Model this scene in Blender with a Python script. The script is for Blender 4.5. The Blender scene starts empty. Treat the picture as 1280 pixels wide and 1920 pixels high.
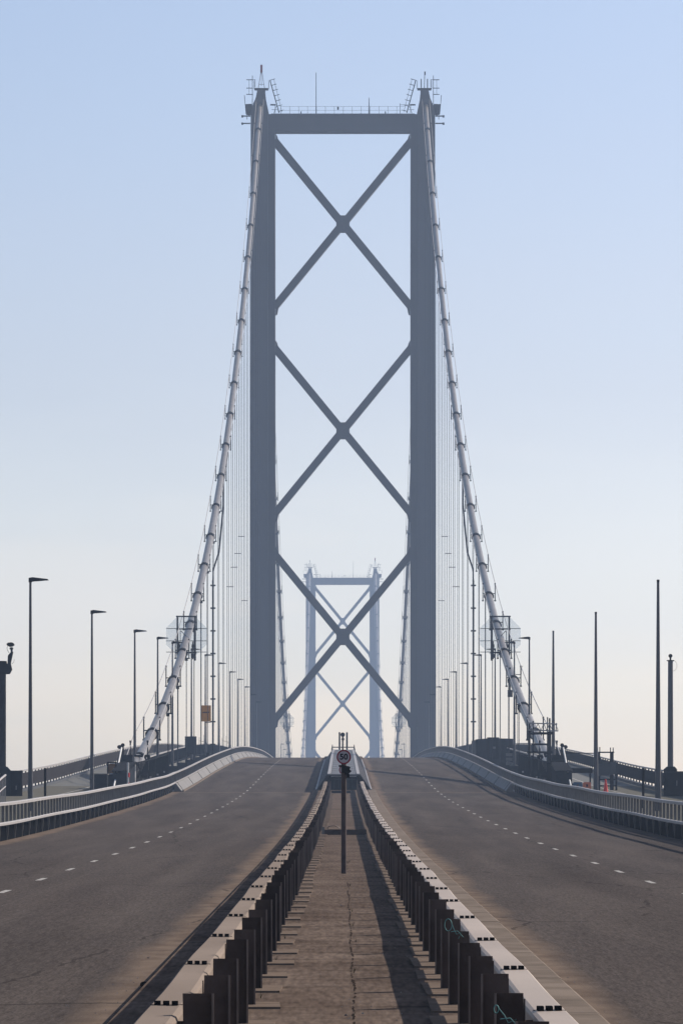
import bpy, math, random
import numpy as np
from mathutils import Vector
random.seed(7)
C = bpy.context.scene.collection
sc = bpy.context.scene
R = math.radians

# ---------------------------------------------------------------- camera
F = 8712.0 / 1280.0            # focal length as a multiple of the picture width
CX = -0.07
cam = bpy.data.cameras.new('camera')
cam.sensor_fit = 'HORIZONTAL'
cam.sensor_width = 24.0
cam.lens = 24.0 * F
cam.shift_x = -1.7 / 1280.0
cam.shift_y = 700.0 / 1280.0
cam.clip_start = 0.5
cam.clip_end = 20000
camo = bpy.data.objects.new('camera', cam)
C.objects.link(camo)
camo.location = (CX, 0, 0)
camo.rotation_euler = (R(90), 0, 0)
sc.camera = camo

# ---------------------------------------------------------------- sky, sun, exposure
SUN_EL, SUN_AZ = 33.3, 52.0    # azimuth to the right of straight ahead
w = bpy.data.worlds.new('World')
sc.world = w
w.use_nodes = True
nt = w.node_tree
bg = nt.nodes['Background']
sky = nt.nodes.new('ShaderNodeTexSky')
sky.sky_type = 'NISHITA'
sky.sun_disc = False
sky.sun_elevation = R(SUN_EL)
sky.sun_rotation = R(SUN_AZ)
sky.altitude = 0
sky.air_density = 1.0
sky.dust_density = 1.0
sky.ozone_density = 2.0
# the low layer of warm sea mist that whitens the sky just above the horizon, with faint wisps of cloud in it
wtc = nt.nodes.new('ShaderNodeTexCoord'); wsp = nt.nodes.new('ShaderNodeSeparateXYZ'); nt.links.new(wtc.outputs['Generated'], wsp.inputs[0])
wn = nt.nodes.new('ShaderNodeTexNoise'); wn.inputs['Scale'].default_value = 5; wn.inputs['Detail'].default_value = 5
wm = nt.nodes.new('ShaderNodeMapping'); wm.inputs['Scale'].default_value = (1.6, 1.6, 5.5); nt.links.new(wtc.outputs['Generated'], wm.inputs[0]); nt.links.new(wm.outputs[0], wn.inputs['Vector'])
wa = nt.nodes.new('ShaderNodeMath'); wa.operation = 'MULTIPLY_ADD'; nt.links.new(wn.outputs['Fac'], wa.inputs[0]); wa.inputs[1].default_value = .05; nt.links.new(wsp.outputs[2], wa.inputs[2])
ws = nt.nodes.new('ShaderNodeMath'); ws.operation = 'SUBTRACT'; nt.links.new(wa.outputs[0], ws.inputs[0]); ws.inputs[1].default_value = .025
wr = nt.nodes.new('ShaderNodeValToRGB'); e = wr.color_ramp.elements
e[0].position = .030; e[0].color = (1.36, 1.16, 1.045, 1); e[1].position = .30; e[1].color = (1, 1, 1, 1)
for p_, c_ in ((.065, (1.31, 1.11, 1.06)), (.11, (1.12, .955, .955)), (.185, (1.075, .975, 1.0))):
    q_ = e.new(p_); q_.color = (*c_, 1)
nt.links.new(ws.outputs[0], wr.inputs[0])
wx = nt.nodes.new('ShaderNodeMix'); wx.data_type = 'RGBA'; wx.blend_type = 'MULTIPLY'; wx.inputs[0].default_value = 1
nt.links.new(sky.outputs[0], wx.inputs[6]); nt.links.new(wr.outputs[0], wx.inputs[7])
cn = nt.nodes.new('ShaderNodeTexNoise'); cn.inputs['Scale'].default_value = 4.2; cn.inputs['Detail'].default_value = 7
cm = nt.nodes.new('ShaderNodeMapping'); cm.inputs['Scale'].default_value = (1.5, 1.5, 7); cm.inputs['Location'].default_value = (.35, 0, .1)
nt.links.new(wtc.outputs['Generated'], cm.inputs[0]); nt.links.new(cm.outputs[0], cn.inputs['Vector'])
c1 = nt.nodes.new('ShaderNodeMapRange'); c1.inputs[1].default_value = .46; c1.inputs[2].default_value = .6; c1.inputs[3].default_value = 0; c1.inputs[4].default_value = 1
c1.interpolation_type = 'SMOOTHSTEP'; nt.links.new(cn.outputs['Fac'], c1.inputs[0])
c2 = nt.nodes.new('ShaderNodeMapRange'); c2.inputs[1].default_value = .105; c2.inputs[2].default_value = .06; c2.inputs[3].default_value = 0.05; c2.inputs[4].default_value = .85
nt.links.new(wsp.outputs[2], c2.inputs[0])
c3 = nt.nodes.new('ShaderNodeMath'); c3.operation = 'MULTIPLY'; nt.links.new(c1.outputs[0], c3.inputs[0]); nt.links.new(c2.outputs[0], c3.inputs[1])
wy = nt.nodes.new('ShaderNodeMix'); wy.data_type = 'RGBA'; wy.blend_type = 'MULTIPLY'
nt.links.new(c3.outputs[0], wy.inputs[0]); nt.links.new(wx.outputs[2], wy.inputs[6]); wy.inputs[7].default_value = (1.12, 1.07, 1.02, 1)
nt.links.new(wy.outputs[2], bg.inputs[0])
bg.inputs[1].default_value = 0.10
sl = bpy.data.lights.new('sun', 'SUN')
sl.energy = 5.0
sl.angle = R(0.5)
sl.color = (1.0, 0.93, 0.83)
so = bpy.data.objects.new('sun', sl)
C.objects.link(so)
sd = Vector((math.sin(R(SUN_AZ)) * math.cos(R(SUN_EL)), math.cos(R(SUN_AZ)) * math.cos(R(SUN_EL)), math.sin(R(SUN_EL))))
so.rotation_euler = (-sd).to_track_quat('-Z', 'Y').to_euler()
so.location = (200, 300, 300)
sc.view_settings.view_transform = 'Standard'
sc.view_settings.look = 'None'
sc.view_settings.exposure = 0.33
sc.view_settings.gamma = 1.0
sc.view_settings.use_curve_mapping = False
sc.cycles.max_bounces = 6
sc.cycles.volume_bounces = 0
sc.cycles.transparent_max_bounces = 16
sc.cycles.use_denoising = True

# ---------------------------------------------------------------- long profile of the deck and the cables
KY = np.array([-400, -200, 0, 73, 112, 160, 207, 258, 309, 369, 422, 450, 500, 539, 611, 668, 800, 985, 1171], float)
KZ = np.array([-9.0, -5.9, -1.8, -.13, .78, 2.05, 3.45, 5.15, 7.22, 9.6, 11.5, 12.35, 13.65, 14.55, 15.85, 16.6, 17.7, 18.5, 18.8], float)
def _spline():
    n = len(KY); h = np.diff(KY); A = np.eye(n); b = np.zeros(n)
    for i in range(1, n - 1):
        A[i, i-1], A[i, i], A[i, i+1] = h[i-1], 2*(h[i-1]+h[i]), h[i]
        b[i] = 3*((KZ[i+1]-KZ[i])/h[i] - (KZ[i]-KZ[i-1])/h[i-1])
    c = np.linalg.solve(A, b)
    return h, c
_h, _c = _spline()
def zr(y):
    if y > 1171: y = 2342 - y
    i = int(min(max(np.searchsorted(KY, y) - 1, 0), len(KY) - 2))
    t = y - KY[i]
    bb = (KZ[i+1]-KZ[i])/_h[i] - _h[i]*(2*_c[i]+_c[i+1])/3
    d = (_c[i+1]-_c[i])/(3*_h[i])
    return float(KZ[i] + bb*t + _c[i]*t*t + d*t**3)
TOWER = (668.0, 1674.0)
CABX = 11.885
def cz(y):
    if y <= 668:
        t = (y-262)/406.0
        return 6.5 + 106.0*t - 4*16.5*t*(1-t)
    if y <= 1674:
        return 22.6 + 90.0*((y-1171)/503.0)**2
    return cz(2342 - y)
def at(px, py, y):             # metres across and up for something seen y metres away
    return (CX + (px-641.7)*y/8712.0, (1660.0-py)*y/8712.0)

# ---------------------------------------------------------------- materials
def mat(name, col, rough=0.7, metal=0.0, var=0.12, scale=2.0, col2=None, bump=0.0, bscale=60, spec=0.25, stretch=(1, 1, 1)):
    m = bpy.data.materials.new(name); m.use_nodes = True
    n = m.node_tree.nodes; l = m.node_tree.links
    b = n['Principled BSDF']
    b.inputs['Roughness'].default_value = rough
    b.inputs['Metallic'].default_value = metal
    b.inputs['Specular IOR Level'].default_value = spec
    tc = n.new('ShaderNodeTexCoord'); mp = n.new('ShaderNodeMapping'); mp.inputs['Scale'].default_value = stretch
    l.new(tc.outputs['Object'], mp.inputs[0])
    ns = n.new('ShaderNodeTexNoise'); ns.inputs['Scale'].default_value = scale; ns.inputs['Detail'].default_value = 6
    l.new(mp.outputs[0], ns.inputs['Vector'])
    cr = n.new('ShaderNodeValToRGB')
    cr.color_ramp.elements[0].position = 0.3; cr.color_ramp.elements[1].position = 0.7
    c2 = col2 or tuple(c*(1+var) for c in col)
    cr.color_ramp.elements[0].color = (*[c*(1-var) for c in col], 1)
    cr.color_ramp.elements[1].color = (*c2, 1)
    l.new(ns.outputs['Fac'], cr.inputs[0]); l.new(cr.outputs[0], b.inputs['Base Color'])
    if bump:
        n2 = n.new('ShaderNodeTexNoise'); n2.inputs['Scale'].default_value = bscale; n2.inputs['Detail'].default_value = 4
        l.new(tc.outputs['Object'], n2.inputs['Vector'])
        bp = n.new('ShaderNodeBump'); bp.inputs['Strength'].default_value = bump; bp.inputs['Distance'].default_value = 0.01
        l.new(n2.outputs['Fac'], bp.inputs['Height']); l.new(bp.outputs[0], b.inputs['Normal'])
    return m

M = {}
M['tower'] = mat('tower_paint', (.085, .078, .08), .6, 0, .22, .15, stretch=(1, 1, .15), spec=.1)
M['cable'] = mat('cable_wrap', (.16, .138, .122), .36, .0, .22, 1.2, spec=.12)
M['dark_steel'] = mat('dark_steel', (.022, .023, .027), .65, .0, .2, 3, spec=0)
M['black'] = mat('black_metal', (.012, .012, .014), .6, 0, .2, 3, spec=0)
M['rope'] = mat('hanger_rope', (.05, .052, .06), .6, .0, .1, 3, spec=0)
M['lamp'] = mat('lamp_column_paint', (.085, .083, .09), .5, .1, .12, 1.5, spec=.15)
M['rail_l'] = mat('galvanised_low_sheen_tint', (.235, .185, .152), .6, 0, .14, 1.0, stretch=(1, .3, 1), bump=.15, bscale=30, spec=0)  # same steel as the right rail; its weaker sheen painted as a darker colour
M['rail_r'] = mat('galvanised_high_sheen_tint', (.37, .295, .24), .55, .05, .12, 1.0, stretch=(1, .3, 1), bump=.15, bscale=30, spec=.1)  # paler than the left rail: stronger sheen painted into the colour
M['post'] = mat('rusty_post', (.062, .044, .037), .75, 0, .3, 4, bump=.2, bscale=25, spec=0)
pn = M['post'].node_tree; po = pn.nodes.new('ShaderNodeObjectInfo'); ph = pn.nodes.new('ShaderNodeHueSaturation')
pm = pn.nodes.new('ShaderNodeMath'); pm.operation = 'MULTIPLY_ADD'; pm.inputs[1].default_value = .9; pm.inputs[2].default_value = .6
pn.links.new(po.outputs['Random'], pm.inputs[0]); pn.links.new(pm.outputs[0], ph.inputs['Value'])
pb = pn.nodes['Principled BSDF']; pn.links.new(pb.inputs['Base Color'].links[0].from_socket, ph.inputs['Color']); pn.links.new(ph.outputs[0], pb.inputs['Base Color'])
M['post_edge'] = mat('pale_post_edge', (.16, .12, .10), .6, .1, .2, 6)  # paler tone than the post face
M['galv'] = mat('galvanised_rail', (.29, .265, .255), .55, .1, .1, 2)
M['fin'] = mat('galvanised_fin', (.17, .155, .145), .6, .1, .15, 3, spec=.05)
M['panel'] = mat('dark_parapet_panel', (.006, .006, .007), .8, 0, .3, 2, spec=0)
M['fascia'] = mat('sloping_fascia', (.17, .155, .145), .6, 0, .1, 1.5, stretch=(1, .3, 1), spec=.05)
M['concrete'] = mat('pale_concrete', (.17, .135, .11), .9, 0, .22, 1.5, bump=.3, bscale=30, spec=0)
M['apron'] = mat('apron_plate', (.10, .095, .10), .8, 0, .12, 1.5, spec=0)
M['pad'] = mat('mortar_pad', (.15, .112, .088), .95, 0, .2, 5, spec=0)
M['crack'] = mat('crack_dark', (.03, .022, .018), .95, 0, .2, 5, spec=0)
M['mesh'] = mat('railing_mesh', (.034, .031, .033), .8, 0, .1, 2, spec=0)
M['dark_blue'] = mat('dark_blue_sheet', (.022, .026, .033), .5, .1, .2, 2, spec=0)
M['grey_sheet'] = mat('grey_sheet', (.075, .075, .08), .6, .1, .15, 1.5, spec=.08)
M['white'] = mat('white_paint', (.6, .57, .54), .6, 0, .12, 8)
M['marking'] = mat('road_marking', (.17, .15, .135), .8, 0, .1, 30, col2=(.5, .46, .42), spec=.1)
M['grating'] = mat('steel_grating_deck', (.12, .115, .12), .6, .1, .1, 1.5, spec=.1)
M['brown_box'] = mat('brown_box', (.42, .21, .10), .6, 0, .2, 4, spec=0)
M['yellow'] = mat('yellow_sign', (.75, .27, .02), .6, 0, .06, 3)
M['sign_face'] = mat('sign_face', (.42, .37, .39), .55, 0, .05, 6)
M['red'] = mat('sign_red', (.24, .008, .022), .55, 0, .05, 6)
M['cone_red'] = mat('cone_red', (.75, .03, .02), .55, 0, .05, 6)
M['orange'] = mat('orange_plastic', (.65, .17, .08), .6, 0, .1, 3)
M['blue'] = mat('blue_plastic', (.03, .09, .16), .6, 0, .1, 3)
M['teal'] = mat('teal_cord', (.10, .24, .23), .7, 0, .2, 20)
M['beacon'] = mat('beacon_red', (.30, .05, .04), .5, 0, .1, 3)
M['grass'] = mat('shore_grass', (.06, .075, .03), .9, 0, .4, .05, col2=(.13, .11, .07))
M['water'] = mat('sea_water', (.03, .045, .055), .12, 0, .2, .01, bump=.6, bscale=.4)

# transparent polycarbonate sheet
m = bpy.data.materials.new('clear_sheet'); m.use_nodes = True
n = m.node_tree.nodes; l = m.node_tree.links
b = n['Principled BSDF']; b.inputs['Base Color'].default_value = (.4, .4, .41, 1); b.inputs['Roughness'].default_value = .25
tr = n.new('ShaderNodeBsdfTransparent'); tr.inputs[0].default_value = (.93, .95, .97, 1)
mx = n.new('ShaderNodeMixShader'); mx.inputs[0].default_value = .09
l.new(tr.outputs[0], mx.inputs[1]); l.new(b.outputs[0], mx.inputs[2]); l.new(mx.outputs[0], n['Material Output'].inputs[0])
M['clear'] = m

def nd(nodes, t, **kw):
    x = nodes.new(t)
    for k, v in kw.items(): setattr(x, k, v)
    return x
def road_material():
    m = bpy.data.materials.new('asphalt'); m.use_nodes = True
    n = m.node_tree.nodes; l = m.node_tree.links
    b = n['Principled BSDF']; b.inputs['Roughness'].default_value = .82; b.inputs['Specular IOR Level'].default_value = 0
    tc = n.new('ShaderNodeTexCoord')
    sep = n.new('ShaderNodeSeparateXYZ'); l.new(tc.outputs['Object'], sep.inputs[0])
    def noise(scale, detail, stretch=(1, 1, 1), rough=.5):
        mp = n.new('ShaderNodeMapping'); mp.inputs['Scale'].default_value = stretch
        l.new(tc.outputs['Object'], mp.inputs[0])
        t = n.new('ShaderNodeTexNoise'); t.inputs['Scale'].default_value = scale; t.inputs['Detail'].default_value = detail; t.inputs['Roughness'].default_value = rough
        l.new(mp.outputs[0], t.inputs['Vector']); return t.outputs['Fac']
    def math_(op, a, bb, clamp=False):
        t = n.new('ShaderNodeMath'); t.operation = op; t.use_clamp = clamp
        for i, s in enumerate((a, bb)):
            if isinstance(s, (int, float)): t.inputs[i].default_value = s
            else: l.new(s, t.inputs[i])
        return t.outputs[0]
    def ramp(f, p0, c0, p1, c1):
        t = n.new('ShaderNodeValToRGB'); e = t.color_ramp.elements
        e[0].position = p0; e[0].color = (*c0, 1); e[1].position = p1; e[1].color = (*c1, 1)
        l.new(f, t.inputs[0]); return t.outputs[0]
    def mix(f, a, c, bt='MIX'):
        t = n.new('ShaderNodeMix'); t.data_type = 'RGBA'; t.blend_type = bt
        if isinstance(f, (int, float)): t.inputs[0].default_value = f
        else: l.new(f, t.inputs[0])
        l.new(a, t.inputs[6])
        if isinstance(c, tuple): t.inputs[7].default_value = (*c, 1)
        else: l.new(c, t.inputs[7])
        return t.outputs[2]
    base = ramp(noise(.35, 5, (1.6, .12, 1)), .28, (.070, .059, .055), .72, (.090, .077, .072))
    tracks = ramp(noise(1.1, 3, (1, .01, 1)), .35, (.88, .88, .88), .65, (1.1, 1.08, 1.06))
    c = mix(.8, base, tracks, 'MULTIPLY')
    grain = ramp(noise(45, 3), .35, (.5, .5, .5), .68, (1.6, 1.58, 1.55))
    c = mix(.8, c, grain, 'MULTIPLY')
    c = mix(.8, c, ramp(noise(1, 4, (26, 1.6, 1), .7), .33, (.70, .70, .70), .70, (1.32, 1.3, 1.28)), 'MULTIPLY')
    c = mix(.8, c, ramp(noise(1, 5, (.9, .035, 1)), .42, (.88, .88, .885), .56, (1.05, 1.045, 1.03)), 'MULTIPLY')
    spk = ramp(noise(28, 2), .70, (0, 0, 0), .74, (1, 1, 1))
    c = mix(math_('MULTIPLY', spk, .25), c, (.20, .18, .16))
    # sandy dirt gathered against the kerbs
    ax = math_('ABSOLUTE', sep.outputs[0], 0)
    wob = math_('MULTIPLY', math_('SUBTRACT', noise(.6, 5, (1, .25, 1)), .5), .6)
    inner = math_('SUBTRACT', 1.0, math_('DIVIDE', math_('SUBTRACT', math_('ADD', ax, wob), 1.95), .3), True)
    outer = math_('DIVIDE', math_('SUBTRACT', math_('ADD', ax, wob), 8.95), .3, True)
    dirt = math_('MAXIMUM', inner, outer)
    dcol = ramp(noise(3, 6, (1, .4, 1)), .3, (.115, .082, .063), .7, (.20, .148, .113))
    c = mix(math_('MULTIPLY', dirt, .85), c, dcol)
    vor = n.new('ShaderNodeTexVoronoi'); vor.feature = 'DISTANCE_TO_EDGE'; vor.inputs['Scale'].default_value = 1
    vm = n.new('ShaderNodeMapping'); vm.inputs['Scale'].default_value = (.22, .035, 1); vm.inputs['Rotation'].default_value = (0, 0, .12); l.new(tc.outputs['Object'], vm.inputs[0])
    va = n.new('ShaderNodeMix'); va.data_type = 'RGBA'; va.inputs[0].default_value = .06
    vn = n.new('ShaderNodeTexNoise'); vn.inputs['Scale'].default_value = 1.2; vn.inputs['Detail'].default_value = 5; l.new(tc.outputs['Object'], vn.inputs['Vector'])
    l.new(vm.outputs[0], va.inputs[6]); l.new(vn.outputs['Color'], va.inputs[7]); l.new(va.outputs[2], vor.inputs['Vector'])
    ck = math_('MULTIPLY', math_('LESS_THAN', vor.outputs['Distance'], .0045), math_('GREATER_THAN', noise(.35, 3), .5))
    c = mix(math_('MULTIPLY', ck, .55), c, (.028, .024, .022))
    seam = math_('MULTIPLY', math_('LESS_THAN', math_('ABSOLUTE', math_('SUBTRACT', math_('ADD', ax, math_('MULTIPLY', noise(2, 3), .04)), 4.9), 0), .01), .18)
    c = mix(seam, c, (.16, .13, .11))
    # transverse joints in the surfacing
    wy = math_('ADD', sep.outputs[1], math_('MULTIPLY', math_('SUBTRACT', noise(.8, 4), .5), .35))
    j = None
    for y0, wd in ((61, .05), (88, .07), (133, .06), (171, .08), (214, .1)):
        d = math_('LESS_THAN', math_('ABSOLUTE', math_('SUBTRACT', wy, y0), 0), wd)
        j = d if j is None else math_('MAXIMUM', j, d)
    j = math_('MULTIPLY', j, math_('GREATER_THAN', noise(.5, 2), .42))
    c = mix(math_('MULTIPLY', j, .6), c, (.03, .027, .026))
    l.new(c, b.inputs['Base Color'])
    bp = n.new('ShaderNodeBump'); bp.inputs['Strength'].default_value = .5; bp.inputs['Distance'].default_value = .006
    l.new(noise(50, 3), bp.inputs['Height']); l.new(bp.outputs[0], b.inputs['Normal'])
    return m
M['road'] = road_material()

def median_material():
    m = bpy.data.materials.new('median_concrete'); m.use_nodes = True
    n = m.node_tree.nodes; l = m.node_tree.links
    b = n['Principled BSDF']; b.inputs['Roughness'].default_value = .95; b.inputs['Specular IOR Level'].default_value = 0
    tc = n.new('ShaderNodeTexCoord')
    def noise(scale, detail, stretch=(1, 1, 1)):
        mp = n.new('ShaderNodeMapping'); mp.inputs['Scale'].default_value = stretch
        l.new(tc.outputs['Object'], mp.inputs[0])
        t = n.new('ShaderNodeTexNoise'); t.inputs['Scale'].default_value = scale; t.inputs['Detail'].default_value = detail
        l.new(mp.outputs[0], t.inputs['Vector']); return t.outputs['Fac']
    def ramp(f, p0, c0, p1, c1):
        t = n.new('ShaderNodeValToRGB'); e = t.color_ramp.elements
        e[0].position = p0; e[0].color = (*c0, 1); e[1].position = p1; e[1].color = (*c1, 1)
        l.new(f, t.inputs[0]); return t.outputs[0]
    def mul(a, c, f=1.0):
        t = n.new('ShaderNodeMix'); t.data_type = 'RGBA'; t.blend_type = 'MULTIPLY'; t.inputs[0].default_value = f
        l.new(a, t.inputs[6]); l.new(c, t.inputs[7]); return t.outputs[2]
    c = ramp(noise(1.2, 7, (1, .35, 1)), .3, (.085, .061, .048), .72, (.14, .104, .083))
    c = mul(c, ramp(noise(1.1, 6, (.7, 3.0, 1)), .33, (.6, .6, .6), .46, (1.04, 1.04, 1.04)), .5)
    c = mul(c, ramp(noise(1, 5, (22, 1.8, 1)), .32, (.62, .62, .63), .7, (1.3, 1.29, 1.27)), .8)
    c = mul(c, ramp(noise(1, 4, (.9, 1.3, 1)), .36, (.72, .72, .72), .44, (1.05, 1.05, 1.05)), .7)
    l.new(c, b.inputs['Base Color'])
    bp = n.new('ShaderNodeBump'); bp.inputs['Strength'].default_value = .6; bp.inputs['Distance'].default_value = .01
    l.new(noise(18, 5, (.5, 2, 1)), bp.inputs['Height']); l.new(bp.outputs[0], b.inputs['Normal'])
    return m
M['median'] = median_material()

# ---------------------------------------------------------------- mesh builder
class MB:
    def __init__(s): s.v = []; s.f = []; s.sm = []
    def add(s, vs, fs, smooth=False):
        o = len(s.v); s.v += [tuple(v) for v in vs]
        for f in fs: s.f.append(tuple(i+o for i in f)); s.sm.append(smooth)
        return s
    def box(s, x0, x1, y0, y1, z0, z1):
        return s.add([(x0,y0,z0),(x1,y0,z0),(x1,y1,z0),(x0,y1,z0),(x0,y0,z1),(x1,y0,z1),(x1,y1,z1),(x0,y1,z1)],
                     [(0,3,2,1),(4,5,6,7),(0,1,5,4),(1,2,6,5),(2,3,7,6),(3,0,4,7)])
    def cbox(s, cx, cy, cz_, sx, sy, sz): return s.box(cx-sx/2, cx+sx/2, cy-sy/2, cy+sy/2, cz_-sz/2, cz_+sz/2)
    def tube(s, pts, r, seg=10, r1=None, smooth=True, cap=True):
        pts = [Vector(p) for p in pts]; n = len(pts); rings = []
        for i, p in enumerate(pts):
            d = (pts[min(i+1, n-1)] - pts[max(i-1, 0)]).normalized()
            up = Vector((0, 0, 1)) if abs(d.z) < .95 else Vector((0, 1, 0))
            a = d.cross(up).normalized(); b_ = a.cross(d)
            rr = r if r1 is None else r + (r1-r)*i/(n-1)
            rings.append([p + a*rr*math.cos(2*math.pi*k/seg) + b_*rr*math.sin(2*math.pi*k/seg) for k in range(seg)])
        vs = [q for g in rings for q in g]
        fs = [(i*seg+k, i*seg+(k+1) % seg, (i+1)*seg+(k+1) % seg, (i+1)*seg+k) for i in range(n-1) for k in range(seg)]
        s.add(vs, fs, smooth)
        if cap:
            s.add(rings[0], [tuple(range(seg))[::-1]]); s.add(rings[-1], [tuple(range(seg))])
        return s
    def beam(s, p0, p1, w, h, up=(0, 0, 1)):
        p0, p1 = Vector(p0), Vector(p1); d = (p1-p0).normalized(); up = Vector(up)
        if abs(d.dot(up)) > .98: up = Vector((0, 1, 0))
        a = d.cross(up).normalized()*w/2; b_ = a.cross(d).normalized()*h/2
        v = [p+sa*a+sb*b_ for p in (p0, p1) for sa, sb in ((-1,-1),(1,-1),(1,1),(-1,1))]
        return s.add(v, [(0,3,2,1),(4,5,6,7),(0,1,5,4),(1,2,6,5),(2,3,7,6),(3,0,4,7)])
    def poly_y(s, poly, y0, y1):           # outline in x,z pushed along y
        n = len(poly)
        v = [(x, y0, z) for x, z in poly] + [(x, y1, z) for x, z in poly]
        return s.add(v, [tuple(range(n))[::-1], tuple(range(n, 2*n))] + [(i, (i+1) % n, n+(i+1) % n, n+i) for i in range(n)])
    def sweep(s, poly, y0, y1, step=6.0, fn=None, smooth=False, wob=None, closed=True):   # outline (x, height above road) swept along the deck
        k = max(1, int(math.ceil((y1-y0)/step))); n = len(poly); v = []
        for i in range(k+1):
            y = y0 + (y1-y0)*i/k; z = (fn or zr)(y); wx, wz = wob(y) if wob else (0, 0)
            v += [(x+wx, y, z+h+wz) for x, h in poly]
        fs = [(i*n+j, (i+1)*n+j, (i+1)*n+(j+1) % n, i*n+(j+1) % n) for i in range(k) for j in range(n if closed else n-1)]
        s.add(v, fs, smooth)
        if closed:
            s.add(v[:n], [tuple(range(n))]); s.add(v[-n:], [tuple(range(n))[::-1]])
        return s
    def sphere(s, c, r, sz=1.0, nu=10, nv=7):
        v = [(c[0], c[1], c[2]-r*sz)]
        for j in range(1, nv):
            a = -math.pi/2 + math.pi*j/nv
            for i in range(nu):
                t = 2*math.pi*i/nu; v.append((c[0]+r*math.cos(a)*math.cos(t), c[1]+r*math.cos(a)*math.sin(t), c[2]+r*sz*math.sin(a)))
        v.append((c[0], c[1], c[2]+r*sz)); L = len(v)-1
        fs = [(0, 1+(i+1) % nu, 1+i) for i in range(nu)] + [(L, L-nu+i, L-nu+(i+1) % nu) for i in range(nu)]
        for j in range(nv-2):
            for i in range(nu):
                a = 1+j*nu+i; b_ = 1+j*nu+(i+1) % nu; fs.append((a, b_, b_+nu, a+nu))
        return s.add(v, fs, True)
    def build(s, name, m, parent=None, world=False):
        off = Vector(parent_world(parent)) if (world and parent) else Vector((0, 0, 0))
        me = bpy.data.meshes.new(name)
        me.from_pydata([(v[0]-off.x, v[1]-off.y, v[2]-off.z) for v in s.v], [], s.f)
        me.polygons.foreach_set('use_smooth', s.sm)
        me.update()
        import bmesh
        bm = bmesh.new(); bm.from_mesh(me); bmesh.ops.recalc_face_normals(bm, faces=bm.faces); bm.to_mesh(me); bm.free()
        me.materials.append(M[m] if isinstance(m, str) else m)
        o = bpy.data.objects.new(name, me); C.objects.link(o)
        if parent: o.parent = parent
        return o
def parent_world(p):
    x = Vector((0, 0, 0))
    while p is not None: x += p.location; p = p.parent
    return x
def tag(o, label=None, cat=None, group=None, kind=None):
    if label: o['label'] = label
    if cat: o['category'] = cat
    if group: o['group'] = group
    if kind: o['kind'] = kind
    return o
def thing(name, label, cat, loc=(0, 0, 0), group=None, rz=0):
    o = bpy.data.objects.new(name, None); C.objects.link(o)
    o.location = loc; o.rotation_euler = (0, 0, rz); o.empty_display_size = .5
    return tag(o, label, cat, group)
def copy_tree(o, parent=None):
    c = o.copy(); C.objects.link(c)
    if parent: c.parent = parent
    for ch in list(o.children): copy_tree(ch, c)
    return c
ONES = 'first second third fourth fifth sixth seventh eighth ninth tenth eleventh twelfth thirteenth fourteenth fifteenth sixteenth seventeenth eighteenth nineteenth twentieth'.split()
TENS = ['', '', 'twenty', 'thirty', 'forty', 'fifty', 'sixty']
def nth(i):
    if i <= 20: return ONES[i-1]
    t, u = divmod(i, 10)
    return (TENS[t][:-1] + 'ieth') if u == 0 else TENS[t] + '-' + ONES[u-1]
SIDE = {-1: 'left', 1: 'right'}

# ---------------------------------------------------------------- water, shore, roads, footways
WL = -33.0
b = MB(); b.add([(-1490, -700, WL), (1490, -700, WL), (1490, 2160, WL), (-1490, 2160, WL)], [(0, 1, 2, 3)])
tag(b.build('water', 'water'), kind='structure')
b = MB(); vs = []; fs = []; nx, ny = 60, 44
for j in range(ny+1):
    for i in range(nx+1):
        x = -1500 + 3000*i/nx; y = -650 + 900*j/ny
        h = 2.2*math.sin(x*.011+1)*math.cos(y*.013) + 1.1*math.sin(x*.031+y*.027)
        top = -13 + h - max(0, (y-60))*.16 - max(0, (y-170))*.1
        vs.append((x, y, max(top, WL-4)))
for j in range(ny):
    for i in range(nx):
        a = j*(nx+1)+i; fs.append((a, a+1, a+nx+2, a+nx+1))
b.add(vs, fs, True); tag(b.build('ground', 'grass'), kind='structure')

KL, KR = -1.71, 1.76
def strip(x0, x1, dz, y0, y1, step=4):
    return MB().sweep([(x0, dz), (x1, dz)], y0, y1, step, closed=False)
ROAD_END = 2150
for s, xa, xb in ((-1, -9.55, KL), (1, KR, 9.55)):
    tag(strip(xa, xb, 0, -60, ROAD_END, 3).build('road', 'road'), kind='structure')
tag(MB().sweep([(KL, -.05), (KR, -.05), (KR, .10), (KR-.03, .125), (KL+.03, .125), (KL, .10)], -60, 258.2, 3).build('median_strip', 'median'), kind='structure')
tag(MB().sweep([(KL, -.05), (KR, -.05), (KR, .125), (KL, .125)], 258.2, ROAD_END, 4).build('median_strip', 'median'), kind='structure')
# kerb stones either side of the median, with joints
b = MB()
for s, xk in ((1, KR),):
    y = -41.0
    while y < 258:
        w_ = 1.9
        b.sweep([(xk-s*.42, .02), (xk+s*.012, .02), (xk+s*.012, .118), (xk-s*.02, .137), (xk-s*.42, .137)], y, y+w_-.004, 2.0,
                wob=lambda yy, r=random.uniform(-.002, .002): (r, r))
        y += w_
tag(b.build('kerb', 'concrete'), kind='structure')
for s in (-1, 1):
    tag(MB().sweep([(s*9.8, -.5), (s*9.8, .28), (s*16.9, .28), (s*16.9, -.5)], -60, 262, 4).build('footway', mat('footway_asphalt', (.12, .11, .09), .9, 0, .12, .6, spec=0, bump=.3, bscale=40)), kind='structure')
    tag(MB().sweep([(s*12.75, -.5), (s*12.75, .28), (s*16.9, .28), (s*16.9, -.5)], 262, ROAD_END, 6).build('footway', mat('footway_asphalt_span', (.10, .095, .085), .9, 0, .12, .6)), kind='structure')
    tag(strip(s*14.15-.05, s*14.15+.05, .286, 60, 640).build('footway_line', 'marking'), kind='structure')
b = MB()
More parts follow.
